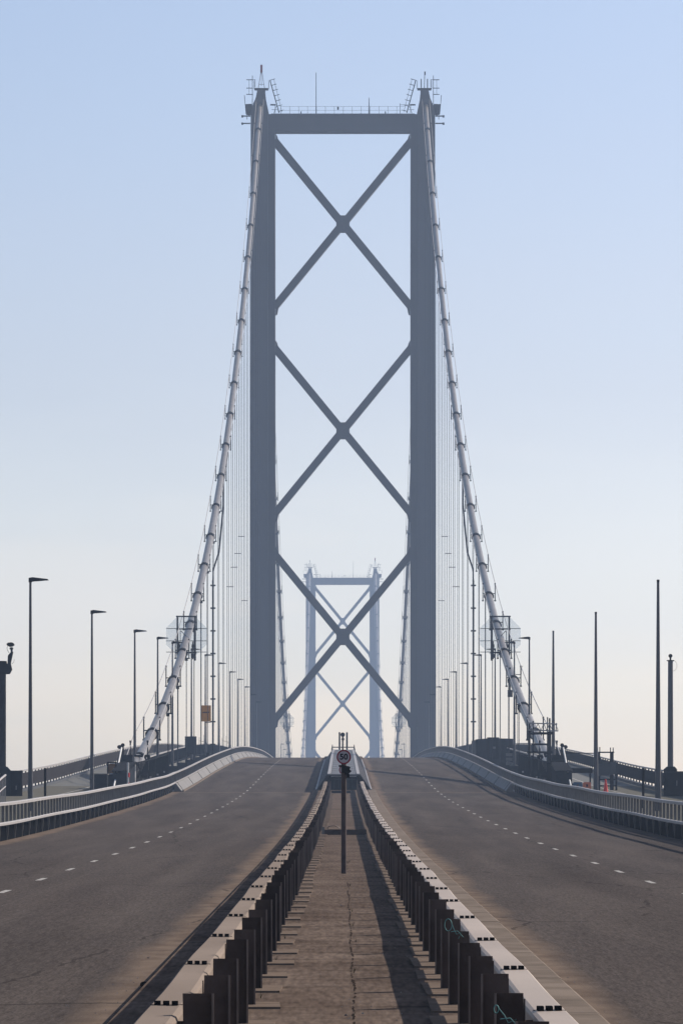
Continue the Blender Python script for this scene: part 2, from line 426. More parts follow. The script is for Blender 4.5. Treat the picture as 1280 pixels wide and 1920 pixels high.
for xl, y0 in ((-5.45, 1.0), (5.29, -1.2)):
    y = y0
    while y < 640:
        L = 2.0 + random.uniform(-.1, .1)
        b.sweep([(xl-.055+random.uniform(-.01, .01), .005), (xl+.05+random.uniform(-.015, .01), .005)], y, y+L, 1.0, closed=False)
        y += 9.0
tag(b.build('lane_marking', 'marking'), kind='structure')
# expansion joint plates across the carriageways
b = MB()
for yj in (257.2, 668):
    for xa, xb in ((-9.0, KL), (KR, 9.0)):
        b.sweep([(xa, .006), (xb, .006)], yj-.35, yj+.35, .7, closed=False)
tag(b.build('expansion_joint', 'pad'), kind='structure')

# ---------------------------------------------------------------- bridge deck below the road
deck = thing('bridge_deck', 'long suspended road deck with deep steel trusses under both edges', 'bridge deck', (0, 1171, zr(1171)))
MB().sweep([(-9.78, -1.1), (-9.78, -.03), (-9.5, -.03), (9.5, -.03), (9.78, -.03), (9.78, -1.1)], 258.3, 2084, 12).build('deck_slab', 'tower', deck, True)
for s in (-1, 1):
    b = MB()
    b.sweep([(s*12.2, -.9), (s*12.6, -.9), (s*12.6, -.55), (s*12.2, -.55)], 262, 2080, 12)
    b.sweep([(s*12.2, -9.2), (s*12.6, -9.2), (s*12.6, -8.8), (s*12.2, -8.8)], 262, 2080, 12)
    y = 262; k = 0
    while y < 2070:
        z0, z1 = zr(y), zr(y+9.15)
        a, c = ((-.9, -8.8) if k % 2 else (-8.8, -.9))
        b.beam((s*12.4, y, z0+a), (s*12.4, y+9.15, z1+c), .3, .3)
        y += 9.15; k += 1
    b.build('stiffening_truss', 'tower', deck, True)
    MB().sweep([(s*9.8, -.2), (s*9.8, -.1), (s*12.74, -.1), (s*12.74, -.2)], 262.2, ROAD_END, 8).build('service_grating', 'dark_steel', deck, True)
appr = thing('approach_viaduct', 'approach viaduct deck carried on concrete piers before the suspended span', 'viaduct', (0, 100, -10))
MB().sweep([(-9.78, -1.6), (-9.78, -.06), (9.78, -.06), (9.78, -1.6)], -60, 258, 6).build('deck_slab', 'concrete', appr, True)
for y in (-40, 20, 80, 140, 200, 255):
    for s in (-1, 1):
        MB().box(s*8-1.2, s*8+1.2, y-1, y+1, -40, zr(y)-1.6).build('pier', 'concrete', appr, True)

# ---------------------------------------------------------------- towers
def make_tower():
    Y = TOWER[0]
    t = thing('bridge_tower', 'nearer, taller bridge tower, grey steel legs with three stacked cross braces', 'bridge tower', (0, Y, WL), 'steel towers of the bridge')
    zt = 110.7
    D2 = 2.3
    for s in (-1, 1):
        # cellular leg: three stepped boxes as in plan
        b = MB()
        def leg(xo0, xo1, xi0, xi1, y0, y1):
            v = []
            for z, xo, xi in ((WL, xo0, xi0), (zt, xo1, xi1)):
                v += [(s*xi, y0, z), (s*xo, y0, z), (s*xo, y1, z), (s*xi, y1, z)]
            b.add(v, [(0, 1, 2, 3), (4, 5, 6, 7), (0, 1, 5, 4), (1, 2, 6, 5), (2, 3, 7, 6), (3, 0, 4, 7)])
        leg(13.43, 13.2, 10.6, 10.75, Y-D2, Y+D2)
        leg(10.598, 10.748, 9.62, 9.72, Y-D2+.9, Y+D2-.9)
        b.build('leg', 'tower', t, True)
        b = MB()
        for xx in (13.0, 12.2, 11.3):
            b.beam((s*(xx+.05), Y-D2-.03, 12), (s*(xx-.12), Y-D2-.03, zt), .06, .05, up=(0, 1, 0))
        b.build('seam_strip', 'tower', t, True)
        # saddle housing
        b = MB()
        b.poly_y([(s*13.2, zt), (s*10.6, zt), (s*11.0, 112.6), (s*11.15, 114.1), (s*12.25, 114.1), (s*12.5, 112.9), (s*12.95, 111.9)], Y-2.0, Y+2.0)
        h = b.build('saddle_housing', 'tower', t, True)
        b = MB(); b.box(s*11.7-1.0, s*11.7+1.0, Y-.55, Y+.55, 114.42, 114.6)
        for yy in (Y-.4, Y+.4):
            for dx in (-.5, .5): b.beam((s*11.7+dx, yy, 114.0), (s*11.7+dx, yy, 114.5), .12, .12)
        for dx in (-1.05, 1.05):
            for yy in (Y-.5, Y+.5): b.beam((s*11.7+dx, yy, 114.6), (s*11.7+dx, yy, 115.7), .06, .06)
            b.beam((s*11.7+dx, Y-.5, 115.6), (s*11.7+dx, Y+.5, 115.6), .05, .05)
        b.build('top_platform', 'dark_steel', t, True)
        # outer ladder cage
        b = MB(); xo = s*12.98
        b.beam((xo, Y-1, 112.2), (xo, Y-1, 116.3), .09, .09); b.beam((s*13.45, Y-1, 113.6), (s*13.45, Y-1, 115.7), .05, .05)
        for z in (113.6, 114.5, 115.7): b.beam((s*12.9, Y-1, z), (s*13.85, Y-1, z), .1, .1)
        b.beam((s*12.6, Y-1, 114.6), (s*12.6, Y-1, 115.75), .07, .07); b.beam((s*12.6, Y-1, 115.7), (s*12.98, Y-1, 115.7), .07, .07)
        b.build('outer_ladder', 'dark_steel', t, True)
        # inner raking ladder to the crossbeam
        b = MB(); p0, p1 = Vector((s*10.45, Y-1.2, 115.6)), Vector((s*9.15, Y-1.2, 110.9))
        b.beam(p0, p1, .14, .14)
        q = Vector((-s*.42, 0, .12)); b.beam(p0+q*1.3, p1+q, .05, .05)
        for k in range(7):
            p = p0.lerp(p1, k/6.3); b.beam(p-q*.2, p+q*1.7, .08, .08)
        b.build('raking_ladder', 'dark_steel', t, True)
        # balcony
        b = MB(); b.poly_y([(s*13.0, 110.9), (s*13.0, 112.15), (s*14.0, 112.1), (s*14.08, 113.4), (s*14.16, 113.4), (s*13.95, 110.95), (s*13.5, 110.8)], Y-1.6, Y+.4)
        b.beam((s*13.75, Y-1, 110.0), (s*13.75, Y-1, 111), .08, .08)
        b.build('balcony', 'dark_steel', t, True)
        for z in (110.45, 109.4):
            b = MB()
            b.beam((s*13.25, Y-1.2, z), (s*14.4, Y-1.2, z), .16, .16); b.cbox(s*14.42, Y-1.2, z-.04, .28, .3, .3)
            b.build('outrigger', 'dark_steel', t, True)
        b = MB(); b.beam((s*10.4, Y-1.6, 112.0), (s*9.6, Y-1.6, 112.0), .1, .2); b.beam((s*9.7, Y-1.6, 110.8), (s*9.7, Y-1.6, 112.0), .07, .07); b.beam((s*10.2, Y-1.6, 111.3), (s*9.4, Y-1.6, 111.3), .06, .06)
        b.beam((s*9.9, Y-1.6, 110.8), (s*9.5, Y-1.6, 111.9), .06, .06)
        b.build('step_frame', 'dark_steel', t, True)
    # aviation beacon on the left leg, lightning rod on the right one
    b = MB()
    for dx in (-.45, .45): b.beam((-11.7+dx, Y, 114.6), (-11.7+dx*.2, Y, 116.9), .08, .08)
    b.beam((-12.05, Y, 115.2), (-11.35, Y, 115.2), .06, .06); b.beam((-11.7, Y, 115), (-11.7, Y, 117.2), .07, .07)
    p = b.build('beacon_frame', 'galv', t, True)
    MB().box(-11.86, -11.54, Y-.2, Y+.2, 116.9, 118.0).build('beacon', 'beacon', t, True)
    b = MB(); b.tube([(11.7, Y, 114.6), (11.75, Y, 116.9)], .05, 6); b.cbox(11.78, Y, 116.8, .2, .2, .5)
    for dx in (-.45, .45): b.beam((11.7+dx, Y, 114.6), (11.7+dx, Y, 116.0), .14, .1)
    b.build('lightning_rod', 'dark_steel', t, True)
    # crossbeam
    b = MB(); b.poly_y([(-10.45, 108.25), (-9.6, 108.25), (9.6, 108.25), (10.45, 108.25), (10.45, 110.75), (-10.45, 110.75)], Y-1.2, Y+1.2)
    b.box(-10.3, 10.3, Y-1.32, Y-1.2, 110.62, 110.8)
    b.build('crossbeam', 'tower', t, True)
    b = MB(); k = 0; x = -8.9
    while x <= 9.0:
        b.beam((x, Y-1.1, 110.75), (x, Y-1.1, 111.85), .045, .045); x += 1.28
    for z in (111.3, 111.85): b.beam((-9.0, Y-1.1, z), (9.0, Y-1.1, z), .03, .03)
    b.cbox(-.7, Y-1, 111.6, .25, .2, .4); b.cbox(-6.0, Y-1, 110.95, .15, .2, .4); b.cbox(6.1, Y-1, 110.95, .15, .2, .4)
    b.beam((8.2, Y-1, 110.8), (8.2, Y-1, 112.3), .07, .07); b.beam((8.2, Y-1, 112.1), (9.4, Y-1, 112.1), .05, .05)
    b.build('railing', 'dark_steel', t, True)
    MB().tube([(-3.85, Y-.6, 110.7), (-3.85, Y-.6, 116.8)], .055, 6, .04).build('radio_mast', 'dark_steel', t, True)
    MB().tube([(3.75, Y-.6, 110.7), (3.75, Y-.6, 113.2)], .09, 6, .04).build('short_mast', 'dark_steel', t, True)
    # three big crosses above the deck, one below it
    for zc in (95.1, 65.35, 35.7, 0.0):
        hh = 12.0 if zc else 11.6
        for sx in (-1, 1):
            for sz in (-1, 1):
                p0 = (sx*.55, Y, zc+sz*.62); p1 = (sx*9.85, Y, zc+sz*hh)
                MB().beam(p0, p1, 1.5, .98, up=(0, 1, 0)).build('diagonal_brace', 'tower', t, True) if 0 else _brace(p0, p1, t)
        o = MB(); o.poly_y([(-.95, zc-.75), (-.55, zc-1.15), (.55, zc-1.15), (.95, zc-.75), (.95, zc+.75), (.55, zc+1.15), (-.55, zc+1.15), (-.95, zc+.75)], Y-.85, Y+.85)
        o.build('brace_node', 'tower', t, True)
        for sx in (-1, 1):
            for sz in (-1, 1):
                z1 = zc+sz*hh
                g = MB(); g.poly_y([(sx*9.66, z1+.95), (sx*9.42, z1+.55), (sx*9.1, z1-sz*.62), (sx*9.42, z1-.95), (sx*9.66, z1-1.1)], Y-.7, Y+.7)
                g.build('gusset', 'tower', t, True)
    b = MB(); b.box(-10.5, 10.5, Y-1.3, Y+1.3, 12.0, 15.4); b.build('portal_beam', 'tower', t, True)
    for s in (-1, 1): MB().box(s*11.5-4.5, s*11.5+4.5, Y-6, Y+6, WL-5, WL+5.5).build('pier', 'concrete', t, True)
    return t
def _brace(p0, p1, t):
    d = (Vector(p1)-Vector(p0)).normalized(); n_ = Vector((d.z, 0, -d.x))
    h = .50
    poly = [Vector(p0)+n_*h, Vector(p0)-n_*h, Vector(p1)-n_*h, Vector(p1)+n_*h]
    MB().poly_y([(q.x, q.z) for q in poly], p0[1]-.75, p0[1]+.75).build('diagonal_brace', 'tower', t, True)
t1 = make_tower()
t2 = copy_tree(t1); t2.location = (0, TOWER[1], WL); t2.rotation_euler = (0, 0, math.pi)
t2['label'] = 'farther bridge tower, pale blue in the haze between the legs of the nearer one'

# ---------------------------------------------------------------- main cables and hangers
def dirv(y): return Vector((0, 1.0, (cz(y+.5)-cz(y-.5)))).normalized()
side_y = [288.5 + 18.2*i for i in range(21)]
main_y = [668 + 18.3*i for i in range(1, 55) if 668+18.3*i < 1660]
def ropes(xc, y, z0, z1, spreader):
    b = MB()
    for dx in (-.3, .3): b.tube([(dx, 0, 0), (dx, 0, z1-z0)], .026, 5)
    if spreader:
        for hz in spreader: b.beam((-.38, 0, hz), (.38, 0, hz), .07, .07)
    return b
for s in (-1, 1):
    X = s*CABX
    t = thing('main_cable', ('pale round suspension cable on the %s, climbing over both towers' % SIDE[s]), 'suspension cable', (X, 258, cz(262)), 'main suspension cables')
    pts = [(X, 252, cz(262)-2.6)] + [(X, 262+ (668-262)*i/70.0, cz(262+(668-262)*i/70.0)) for i in range(70)]
    pts += [(X, 668, cz(668)+.2)] + [(X, 668+1006*i/120.0, cz(668+1006*i/120.0)) for i in range(1, 120)] + [(X, 1674, cz(1674)+.2)]
    pts += [(X, 1674+406*i/20.0, cz(1674+406*i/20.0)) for i in range(1, 21)]
    MB().tube(pts, .30, 20).build('wrapped_cable', 'cable', t, True)
    for dx in (-.52, .52):
        p = [(X+dx, y_, cz(y_)+1.02) for y_ in np.linspace(275, 664, 60)]
        p = [(X+dx*.9, 258, cz(262)-.2)] + p + [(X+dx, 668, cz(668)+1.1)]
        MB().tube(p, .028, 5).build('hand_rope', 'galv', t, True)
        p = [(X+dx, 668, cz(668)+1.1)] + [(X+dx, y_, cz(y_)+1.02) for y_ in np.linspace(674, 1668, 110)]
        MB().tube(p, .035, 5).build('hand_rope', 'galv', t, True)
    # bands, each with its pair of rope stanchions
    protos = {}
    for y in [270.3]+side_y+main_y:
        d = dirv(y); key = round(math.atan2(d.z, d.y), 2)
        bnd = MB().tube([Vector((0, 0, 0))-d*.42, d*.42], .385, 16)
        for a in (-.36, .36): bnd.beam(Vector((a, 0, 0))-d*.4, Vector((a, 0, 0))+d*.4, .1, .2)
        bo = bnd.build('cable_band', 'dark_steel', t); bo.location = (0, y-258, cz(y)-cz(262))
        fr = MB()
        for a in (-.5, .5):
            fr.beam((a, -.25, -.38), (a, -.25, .98+(.02 if y < 700 else 0)), .075, .075); fr.cbox(a, -.25, -.38, .15, .12, .1); fr.cbox(a, -.25, 1.0, .11, .11, .12)
        fr.beam((-.5, -.25, .2), (.5, -.25, .2), .07, .07)
        fo = fr.build('rope_stanchion', 'dark_steel', bo)
    # hangers
    n1 = 0
    for y in side_y[1:]:
        n1 += 1
        zb = zr(y)+.1; zt = cz(y)-.2
        if zt-zb < .8: continue
        h = thing('hanger', '%s rope pair from the near end of the %s cable, before the near tower' % (nth(n1), SIDE[s]), 'hanger ropes', (X, y, zb), 'vertical hangers of the side span')
        sp = [{11: 31.4, 12: 34.7, 13: 37.5, 14: 40.8, 15: 34.4}[n1]-zb] if 11 <= n1 <= 15 else []
        ropes(X, y, zb, zt, sp).build('wire_rope', 'rope', h)
        if n1 <= 8: MB().cbox(.3, 0, zt-zb-.25, .22, .2, .22).build('shackle', 'dark_steel', h)
        MB().cbox(0, 0, .1, .8, .3, .5).build('socket', 'dark_steel', h)
    n1 = 0
    for y in main_y:
        n1 += 1
        zb = zr(y)+.1; zt = cz(y)-.2
        h = thing('hanger', '%s hanging rope pair beyond the near tower under the %s cable' % (nth(n1), SIDE[s]), 'hanger ropes', (X, y, zb), 'vertical hangers of the main span')
        ropes(X, y, zb, zt, []).build('wire_rope', 'rope', h)
    # dehumidifying pipe with collars dropping from the cable
    y = 419.0
    t_ = thing('air_pipe', 'dark vertical pipe with evenly spaced collars hanging beside the %s cable' % SIDE[s], 'pipe', (X, y, zr(y)), 'collared pipes beside the cables')
    xp = X - s*.25
    zc_ = cz(452)
    b = MB().tube([(xp+s*.0, 470, cz(470)-.55), (xp, 452, zc_-.45), (xp-s*.3, 440, cz(440)-.6), (xp-s*.35, 432, cz(432)-1.2), (xp-s*.3, 424, cz(424)-2.6), (xp+s*.1, 421, cz(421)-3.6), (xp+s*.1, 419, cz(419)-4.4), (xp+s*.1, 419, zr(419)+.2)], .08, 8)
    b.build('pipe', 'black', t_, True)
    z = cz(419)-4.8
    while z > zr(419)+1:
        MB().cbox(xp+s*.1, 419, z, .46, .22, .13).build('collar', 'black', t_, True); z -= 2.05

# octagonal anti-climb screens round each cable
def make_screen(y, s, label):
    z = cz(y)+.25
    t = thing('climb_screen', label, 'screen', (s*CABX, y, z), 'octagonal screens round the main cables')
    r = 1.53; c = .64
    o = [(-r, -c), (-c, -r), (c, -r), (r, -c), (r, c), (c, r), (-c, r), (-r, c)]
    MB().poly_y([(x*(1.0), zz) for x, zz in o], -.02, .02).build('clear_panel', 'clear', t)
    fx = -s*.05
    b = MB()
    for a in (-.72, .62): b.beam((a*(-s)+fx, -.1, -1.85), (a*(-s)+fx, -.1, 1.5), .13, .13)
    b.beam((-.78, -.1, 1.5), (.78, -.1, 1.5), .1, .1); b.beam((-.78, -.1, .55), (.78, -.1, .55), .08, .1)
    b.beam((-.78, -.1, -1.25), (.78, -.1, -1.25), .08, .1)
    b.build('door_frame', 'black', t)
    b = MB()
    for zz in (.58, -.35, -1.2): b.beam((-r, -.05, zz), (r, -.05, zz), .045, .045)
    b.build('cross_rail', 'dark_steel', t)
    b = MB(); k = -s
    b.beam((-s*-.45, -.14, .42), (-s*-.45, -.14, -1.15), .05, .05)
    b.beam((s*.42, -.14, .42), (-s*.25, -.14, -.3), .05, .05); b.beam((s*.45, -.14, -1.15), (-s*.25, -.14, -.4), .05, .05)
    for a in (-.55, .5):
        b.beam((a, -.18, -.4), (a, -.18, -1.75), .09, .09); b.cbox(a, -.18, -.75, .2, .1, .25); b.cbox(a, -.18, -1.5, .26, .12, .3)
    b.build('gate_brace', 'dark_steel', t)
    return t
for s in (-1, 1):
    make_screen(352, s, 'clear octagonal panel round the %s cable, before the near tower' % SIDE[s])
    make_screen(987, s, 'tiny far octagonal screen round the %s cable, between the two towers' % SIDE[s])
# anemometer arm on the right cable
x, z = at(966, 1265, 330)
t = thing('wind_gauge', 'small cup and vane wind gauge on an arm beside the right cable', 'instrument', (x, 330, z))
b = MB(); b.beam((-.4, 0, .5), (-.4, 0, -1.6), .12, .12); b.beam((-.4, 0, 0), (.42, 0, 0), .05, .05); b.beam((.4, 0, 0), (.4, 0, .42), .05, .05); b.beam((.4, 0, .42), (.52, 0, .62), .03, .03)
b.cbox(-.1, 0, -.15, .12, .12, .22)
b.build('arm', 'black', t); MB().cbox(-.38, 0, -1.35, .35, .3, .5).build('junction_box', 'grey_sheet', t)

# ---------------------------------------------------------------- parapets between carriageway and footway
for s in (-1, 1):
    y0, y1 = -40.0, 259.5
    t = thing('parapet', 'slatted steel parapet on a dark base, %s edge of the approach road' % SIDE[s], 'parapet', (s*9.4, y0, zr(y0)), 'roadside parapets')
    for nm, h0, h1 in (('top_rail', 1.02, 1.11), ('middle_rail', .475, .555)):
        MB().sweep([(s*9.34, h0), (s*9.47, h0), (s*9.47, h1-.015), (s*9.455, h1), (s*9.355, h1), (s*9.34, h1-.015)], y0, y1, 3,
                   wob=lambda y: (.02*math.sin(y*.21), .012*math.sin(y*.17+1))).build(nm, 'galv', t, True)
    MB().sweep([(s*9.56, -.05), (s*9.56, .5), (s*9.62, .5), (s*9.62, -.05)], y0, y1, 3).build('base_panel', 'panel', t, True)
    y = 112.6-3.05*49; fb, wb = MB(), MB()
    while y < 112:
        z = zr(y)
        for yy in (y, y+1.5): fb.box(s*9.37, s*9.445, yy-.012, yy+.012, zr(yy)+.553, zr(yy)+1.025)
        wb.poly_y([(s*9.45, z+.475), (s*9.50, z+.0), (s*9.515, z+.0), (s*9.53, z+.475)], y-.02, y+.02)
        y += 3.05
    tag(fb.build('fin', 'fin', t, True), kind='stuff'); tag(wb.build('wedge_bracket', 'fin', t, True), kind='stuff')
    y = 112.6; k = 0
    while y < y1-.5:
        z = zr(y)
        for yy in (y, y+1.5):                       # one 3 m bay: two fins above, a wedge bracket below
            MB().box(s*9.37, s*9.445, yy-.012, yy+.012, zr(yy)+.553, zr(yy)+1.025).build('fin', 'fin', t, True)
        b = MB(); b.poly_y([(s*9.45, z+.475), (s*9.50, z+.0), (s*9.515, z+.0), (s*9.53, z+.475)], y-.02, y+.02)
        b.build('wedge_bracket', 'fin', t, True)
        y += 3.05; k += 1
    # suspended span
    t = thing('parapet', 'barred steel parapet over a sloping fascia, %s edge of the suspended span' % SIDE[s], 'parapet', (s*9.4, 259.6, zr(259.6)), 'roadside parapets')
    MB().sweep([(s*9.36, 1.03), (s*9.46, 1.03), (s*9.46, 1.11), (s*9.36, 1.11)], 259.6, 1674, 4).build('top_rail', 'galv', t, True)
    MB().sweep([(s*9.02, 0.0), (s*9.40, .52), (s*9.46, .52), (s*9.46, 0.0)], 259.6, 1674, 4).build('sloping_fascia', 'fascia', t, True)
    MB().sweep([(s*9.34, .525), (s*9.46, .525), (s*9.46, .58), (s*9.34, .58)], 259.6, 1674, 4).build('bottom_rail', 'galv', t, True)
    MB().sweep([(s*8.92, 0.0), (s*8.92, .10), (s*9.0, .10), (s*9.0, 0.0)], 259.6, 1674, 4).build('kerb_edge', 'concrete', t, True)
    b = MB(); y = 259.8
    while y < 700:
        b.box(s*9.375, s*9.445, y-.012, y+.012, zr(y)+.58, zr(y)+1.03); y += 1.2
    tag(b.build('fin', 'fin', t, True), kind='stuff')
    b = MB(); y = 262.0
    while y < 700:
        MB().beam((s*9.01, y, zr(y)+.008), (s*9.395, y, zr(y)+.525), .05, .03).build('joint_strip', 'dark_steel', t, True); y += 18.3

# footway railings
for s in (-1, 1):
    t = thing('footway_railing', 'dark outer railing with a row of gaps along its foot, %s side of the bridge' % SIDE[s], 'railing', (s*16.8, 150, zr(150)), 'footway railings')
    MB().sweep([(s*16.72, .28), (s*17.0, .28), (s*17.0, .42), (s*16.72, .42)], -40, 700, 5).build('kerb', 'grey_sheet', t, True)
    MB().sweep([(s*16.79, .57), (s*16.82, .57), (s*16.82, 1.25), (s*16.79, 1.25)], -40, 700, 5).build('mesh_panel', 'mesh', t, True)
    MB().sweep([(s*16.76, 1.325), (s*16.86, 1.325), (s*16.86, 1.40), (s*16.76, 1.40)], -40, 700, 5).build('handrail', 'galv', t, True)
    b = MB(); y = -39.8
    while y < 700:
        b.box(s*16.825, s*16.90, y-.04, y+.04, zr(y)+.42, zr(y)+1.326)
        y += 2.65
    tag(b.build('post', 'mesh', t, True), kind='stuff')
    t = thing('footway_railing', 'inner barred fence between the %s cable and the footway' % SIDE[s], 'railing', (s*12.85, 272, zr(272)), 'footway railings')
    MB().sweep([(s*12.8, 1.28), (s*12.9, 1.28), (s*12.9, 1.36), (s*12.8, 1.36)], 272, 700, 5).build('handrail', 'galv', t, True)
    MB().sweep([(s*12.8, .36), (s*12.9, .36), (s*12.9, .42), (s*12.8, .42)], 272, 700, 5).build('foot_rail', 'dark_steel', t, True)
    b = MB(); y = 272
    while y < 700:
        b.box(s*12.82, s*12.88, y-.015, y+.015, zr(y)+.28, zr(y)+1.28); y += .9
    tag(b.build('bar', 'dark_steel', t, True), kind='stuff')

# ---------------------------------------------------------------- central barriers
def wobf(s, a=1.0):
    return lambda y: (a*(.006*math.sin(y*.23+s)+.005*math.sin(y*.61+2*s)), a*(.003*math.sin(y*.29+s*2)+.003*math.sin(y*.87)))
for s in (-1, 1):
    t = thing('median_barrier', 'long box rail barrier on closely spaced brown posts, %s side of the central strip' % SIDE[s], 'crash barrier', (s*1.0, 16, zr(16)), 'central reserve barriers')
    wf = wobf(s)
    XI, XO = (.90, 1.10)
    b = MB()
    poly = [(s*XI, .522), (s*XI, .575), (s*(XI+.008), .592), (s*(XI+.028), .602), (s*(XO-.02), .602), (s*XO, .585), (s*XO, .522), (s*(XO-.02), .51), (s*(XI+.02), .51)]
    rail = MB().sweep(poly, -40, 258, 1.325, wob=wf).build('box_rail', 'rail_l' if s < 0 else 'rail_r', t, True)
    y = 24.7 if s < 0 else 24.0
    yy = y-5.3*2; k = 0
    while yy < 256:
        b = MB()
        wx, wz = wf(yy); z = zr(yy)+.602+wz
        for dx in (-.047, 0, .047):
            for dy in ((-.05, .05) if s > 0 else (-.06,)):
                b.box(s*1.0+wx+dx-.016, s*1.0+wx+dx+.016, yy+dy-.035+dx*.5*s, yy+dy+.035+dx*.5*s, z-.001, z+.022)
        b.box(s*1.0+wx-.085, s*1.0+wx+.085, yy-.003, yy+.003, z-.002, z+.002)
        b.build('splice_bolts', 'black', rail, True)
        yy += 5.3
    bp_ = MB(); y = 13.0
    while y > -40:
        bp_.box(min(s*.715, s*.9), max(s*.715, s*.9), y-.01, y+.02, zr(y)+.125, zr(y)+.69); y -= 2.65
    tag(bp_.build('post', 'post', t, True), kind='stuff')
    # posts : pressed channels, the web faces along the road
    y = 15.65; k = 0
    while y < 256:
        wx, wz = wf(y); z = zr(y); xi, xo = s*(.715), s*(.865); tilt = random.uniform(-.016, .016)
        top = .70+wz+random.uniform(-.02, .015)
        if k < 92:
            b = MB()
            v = []
            for (hz, tx) in ((.125, 0), (top, tilt)):
                v += [(xi+wx+tx, y-.004, z+hz), (xo+wx+tx, y-.004, z+hz), (xo+wx+tx, y+.004, z+hz), (xi+wx+tx, y+.004, z+hz)]
            b.add(v, [(0, 3, 2, 1), (4, 5, 6, 7), (0, 1, 5, 4), (1, 2, 6, 5), (2, 3, 7, 6), (3, 0, 4, 7)])
            b.box(xi+wx+tilt*.5-.004, xi+wx+tilt*.5+.004, y-.035, y+.045, z+.125, z+top-.002)
            b.box(xo+wx+tilt*.5-.003, xo+wx+tilt*.5+.003, y+.004, y+.05, z+.125, z+top-.03)
            b.box(min(xo, s*.9)+wx, max(xo, s*.9)+wx, y+.01, y+.05, z+.515+wz, z+.57+wz)      # bracket to the rail
            b.cbox(xi+wx+s*.05, y-.012, z+.38, .02, .012, .02)
            p = b.build('post', 'post', t, True)
            e = MB(); e.box(xi+wx+tilt*.5-.006, xi+wx+tilt*.5+.006, y-.042, y-.036, z+.13, z+top)  # thin paler strip down the inner edge of the post
            e.build('pale_edge', 'post_edge', p, True)
            a_, c_ = (.95, .52) if s < 0 else (2.1, .57)
            a_ *= random.uniform(.8, 1.1); c_ += random.uniform(-.02, .05)
            b = MB(); h0, h1 = zr(y-a_/2)-z, zr(y+a_/2)-z
            q = [(s*c_, y-a_/2, z+h0), (s*.95, y-a_/2, z+h0), (s*.95, y+a_/2, z+h1), (s*(c_+random.uniform(-.02, .02)), y+a_/2, z+h1)]
            b.add([(x_, y_, z_+.11) for x_, y_, z_ in q]+[(x_, y_, z_+.141) for x_, y_, z_ in q], [(0, 3, 2, 1), (4, 5, 6, 7), (0, 1, 5, 4), (1, 2, 6, 5), (2, 3, 7, 6), (3, 0, 4, 7)])
            b.build('base_pad', 'pad', p, True)
        y += 2.65; k += 1
    # barrier carried on along the suspended span
    t = thing('median_barrier', 'low box rail beyond the raised deck, %s side of the suspended span median' % SIDE[s], 'crash barrier', (s*1.0, 392, zr(392)), 'central reserve barriers')
    MB().sweep([(s*.9, .45), (s*.9, .6), (s*1.1, .6), (s*1.1, .45)], 392, 1660, 5).build('box_rail', 'rail_r', t, True)
    b = MB(); y = 393
    while y < 700:
        b.box(min(s*.75, s*.89), max(s*.75, s*.89), y-.03, y+.03, zr(y)+.12, zr(y)+.62); y += 2.65
    tag(b.build('post', 'post', t, True), kind='stuff')

# groove of debris along the middle of the median
b = MB(); y = 20; vs = []
while y < 75:
    wx = .02+.01*math.sin(y*.9)+random.uniform(-.006, .006); w_ = random.uniform(.003, .012)
    z = zr(y)+.129
    b.add([(wx-w_, y, z), (wx+w_, y, z), (wx+w_*.6, y+.14, z+.003), (wx-w_*.6, y+.14, z+.003)], [(0, 1, 2, 3)])
    y += .15 if random.random() < .85 else .5
tag(b.build('joint_line', 'crack'), kind='structure')
# grit and small debris along kerbs and median
b = MB()
for i in range(900):
    y = 20*math.exp(random.random()*1.9); q = random.random()
    if q < .35: x = random.choice((-1, 1))*(1.8+abs(random.gauss(0, .25))); dz = 0
    elif q < .6: x = random.gauss(0, .3); dz = .125
    else: x = random.choice((-1, 1))*random.uniform(1.8, 8.5); dz = 0
    if dz and abs(x) > .6: continue
    r = random.uniform(.002, .007)*(1 if random.random() < .97 else 2)
    z = zr(y)+dz
    b.add([(x-r, y-r, z), (x+r, y-r*.8, z), (x+r*.7, y+r, z), (x-r*.8, y+r, z), (x, y, z+r*1.2)], [(0, 1, 4), (1, 2, 4), (2, 3, 4), (3, 0, 4)])
tag(b.build('grit', mat('grit', (.16, .13, .11), .9, 0, .5, 3, col2=(.4, .36, .32))), 'scattered grit and small stones on the road and median', 'grit', kind='stuff')
# little dry weeds rooted beside the posts and along the crack
b = MB()
for i in range(46):
    y = 22*math.exp(random.random()*1.5); x = random.choice((-.68, .68, 0.03, 0.03, -1.25, 1.3))+random.uniform(-.04, .04); z = zr(y)+.125
    for k in range(random.randint(5, 11)):
        a = random.uniform(0, 6.28); L = random.uniform(.025, .075); w_ = .003; lean = random.uniform(.2, .8)*L
        dx, dy = math.cos(a), math.sin(a)
        b.add([(x-dy*w_, y+dx*w_, z), (x+dy*w_, y-dx*w_, z), (x+dx*lean, y+dy*lean, z+L)], [(0, 1, 2)])
tag(b.build('weeds', mat('dry_weed', (.10, .085, .04), .95, 0, .3, 9, spec=0)), 'small dry weeds growing in cracks of the central strip', 'weeds', kind='stuff')
# dark clump against the left kerb
x, z = at(305, 1827, 40.5)
t = MB()
for i in range(9): t.sphere((-1.72+random.uniform(-.06, .04), 40.0+random.uniform(-.35, .5), zr(40)+.03), random.uniform(.02, .045), .8, 7, 5)
tag(t.build('dirt_clump', 'black'), 'dark clump of litter lying against the left kerb of the central strip', 'litter')

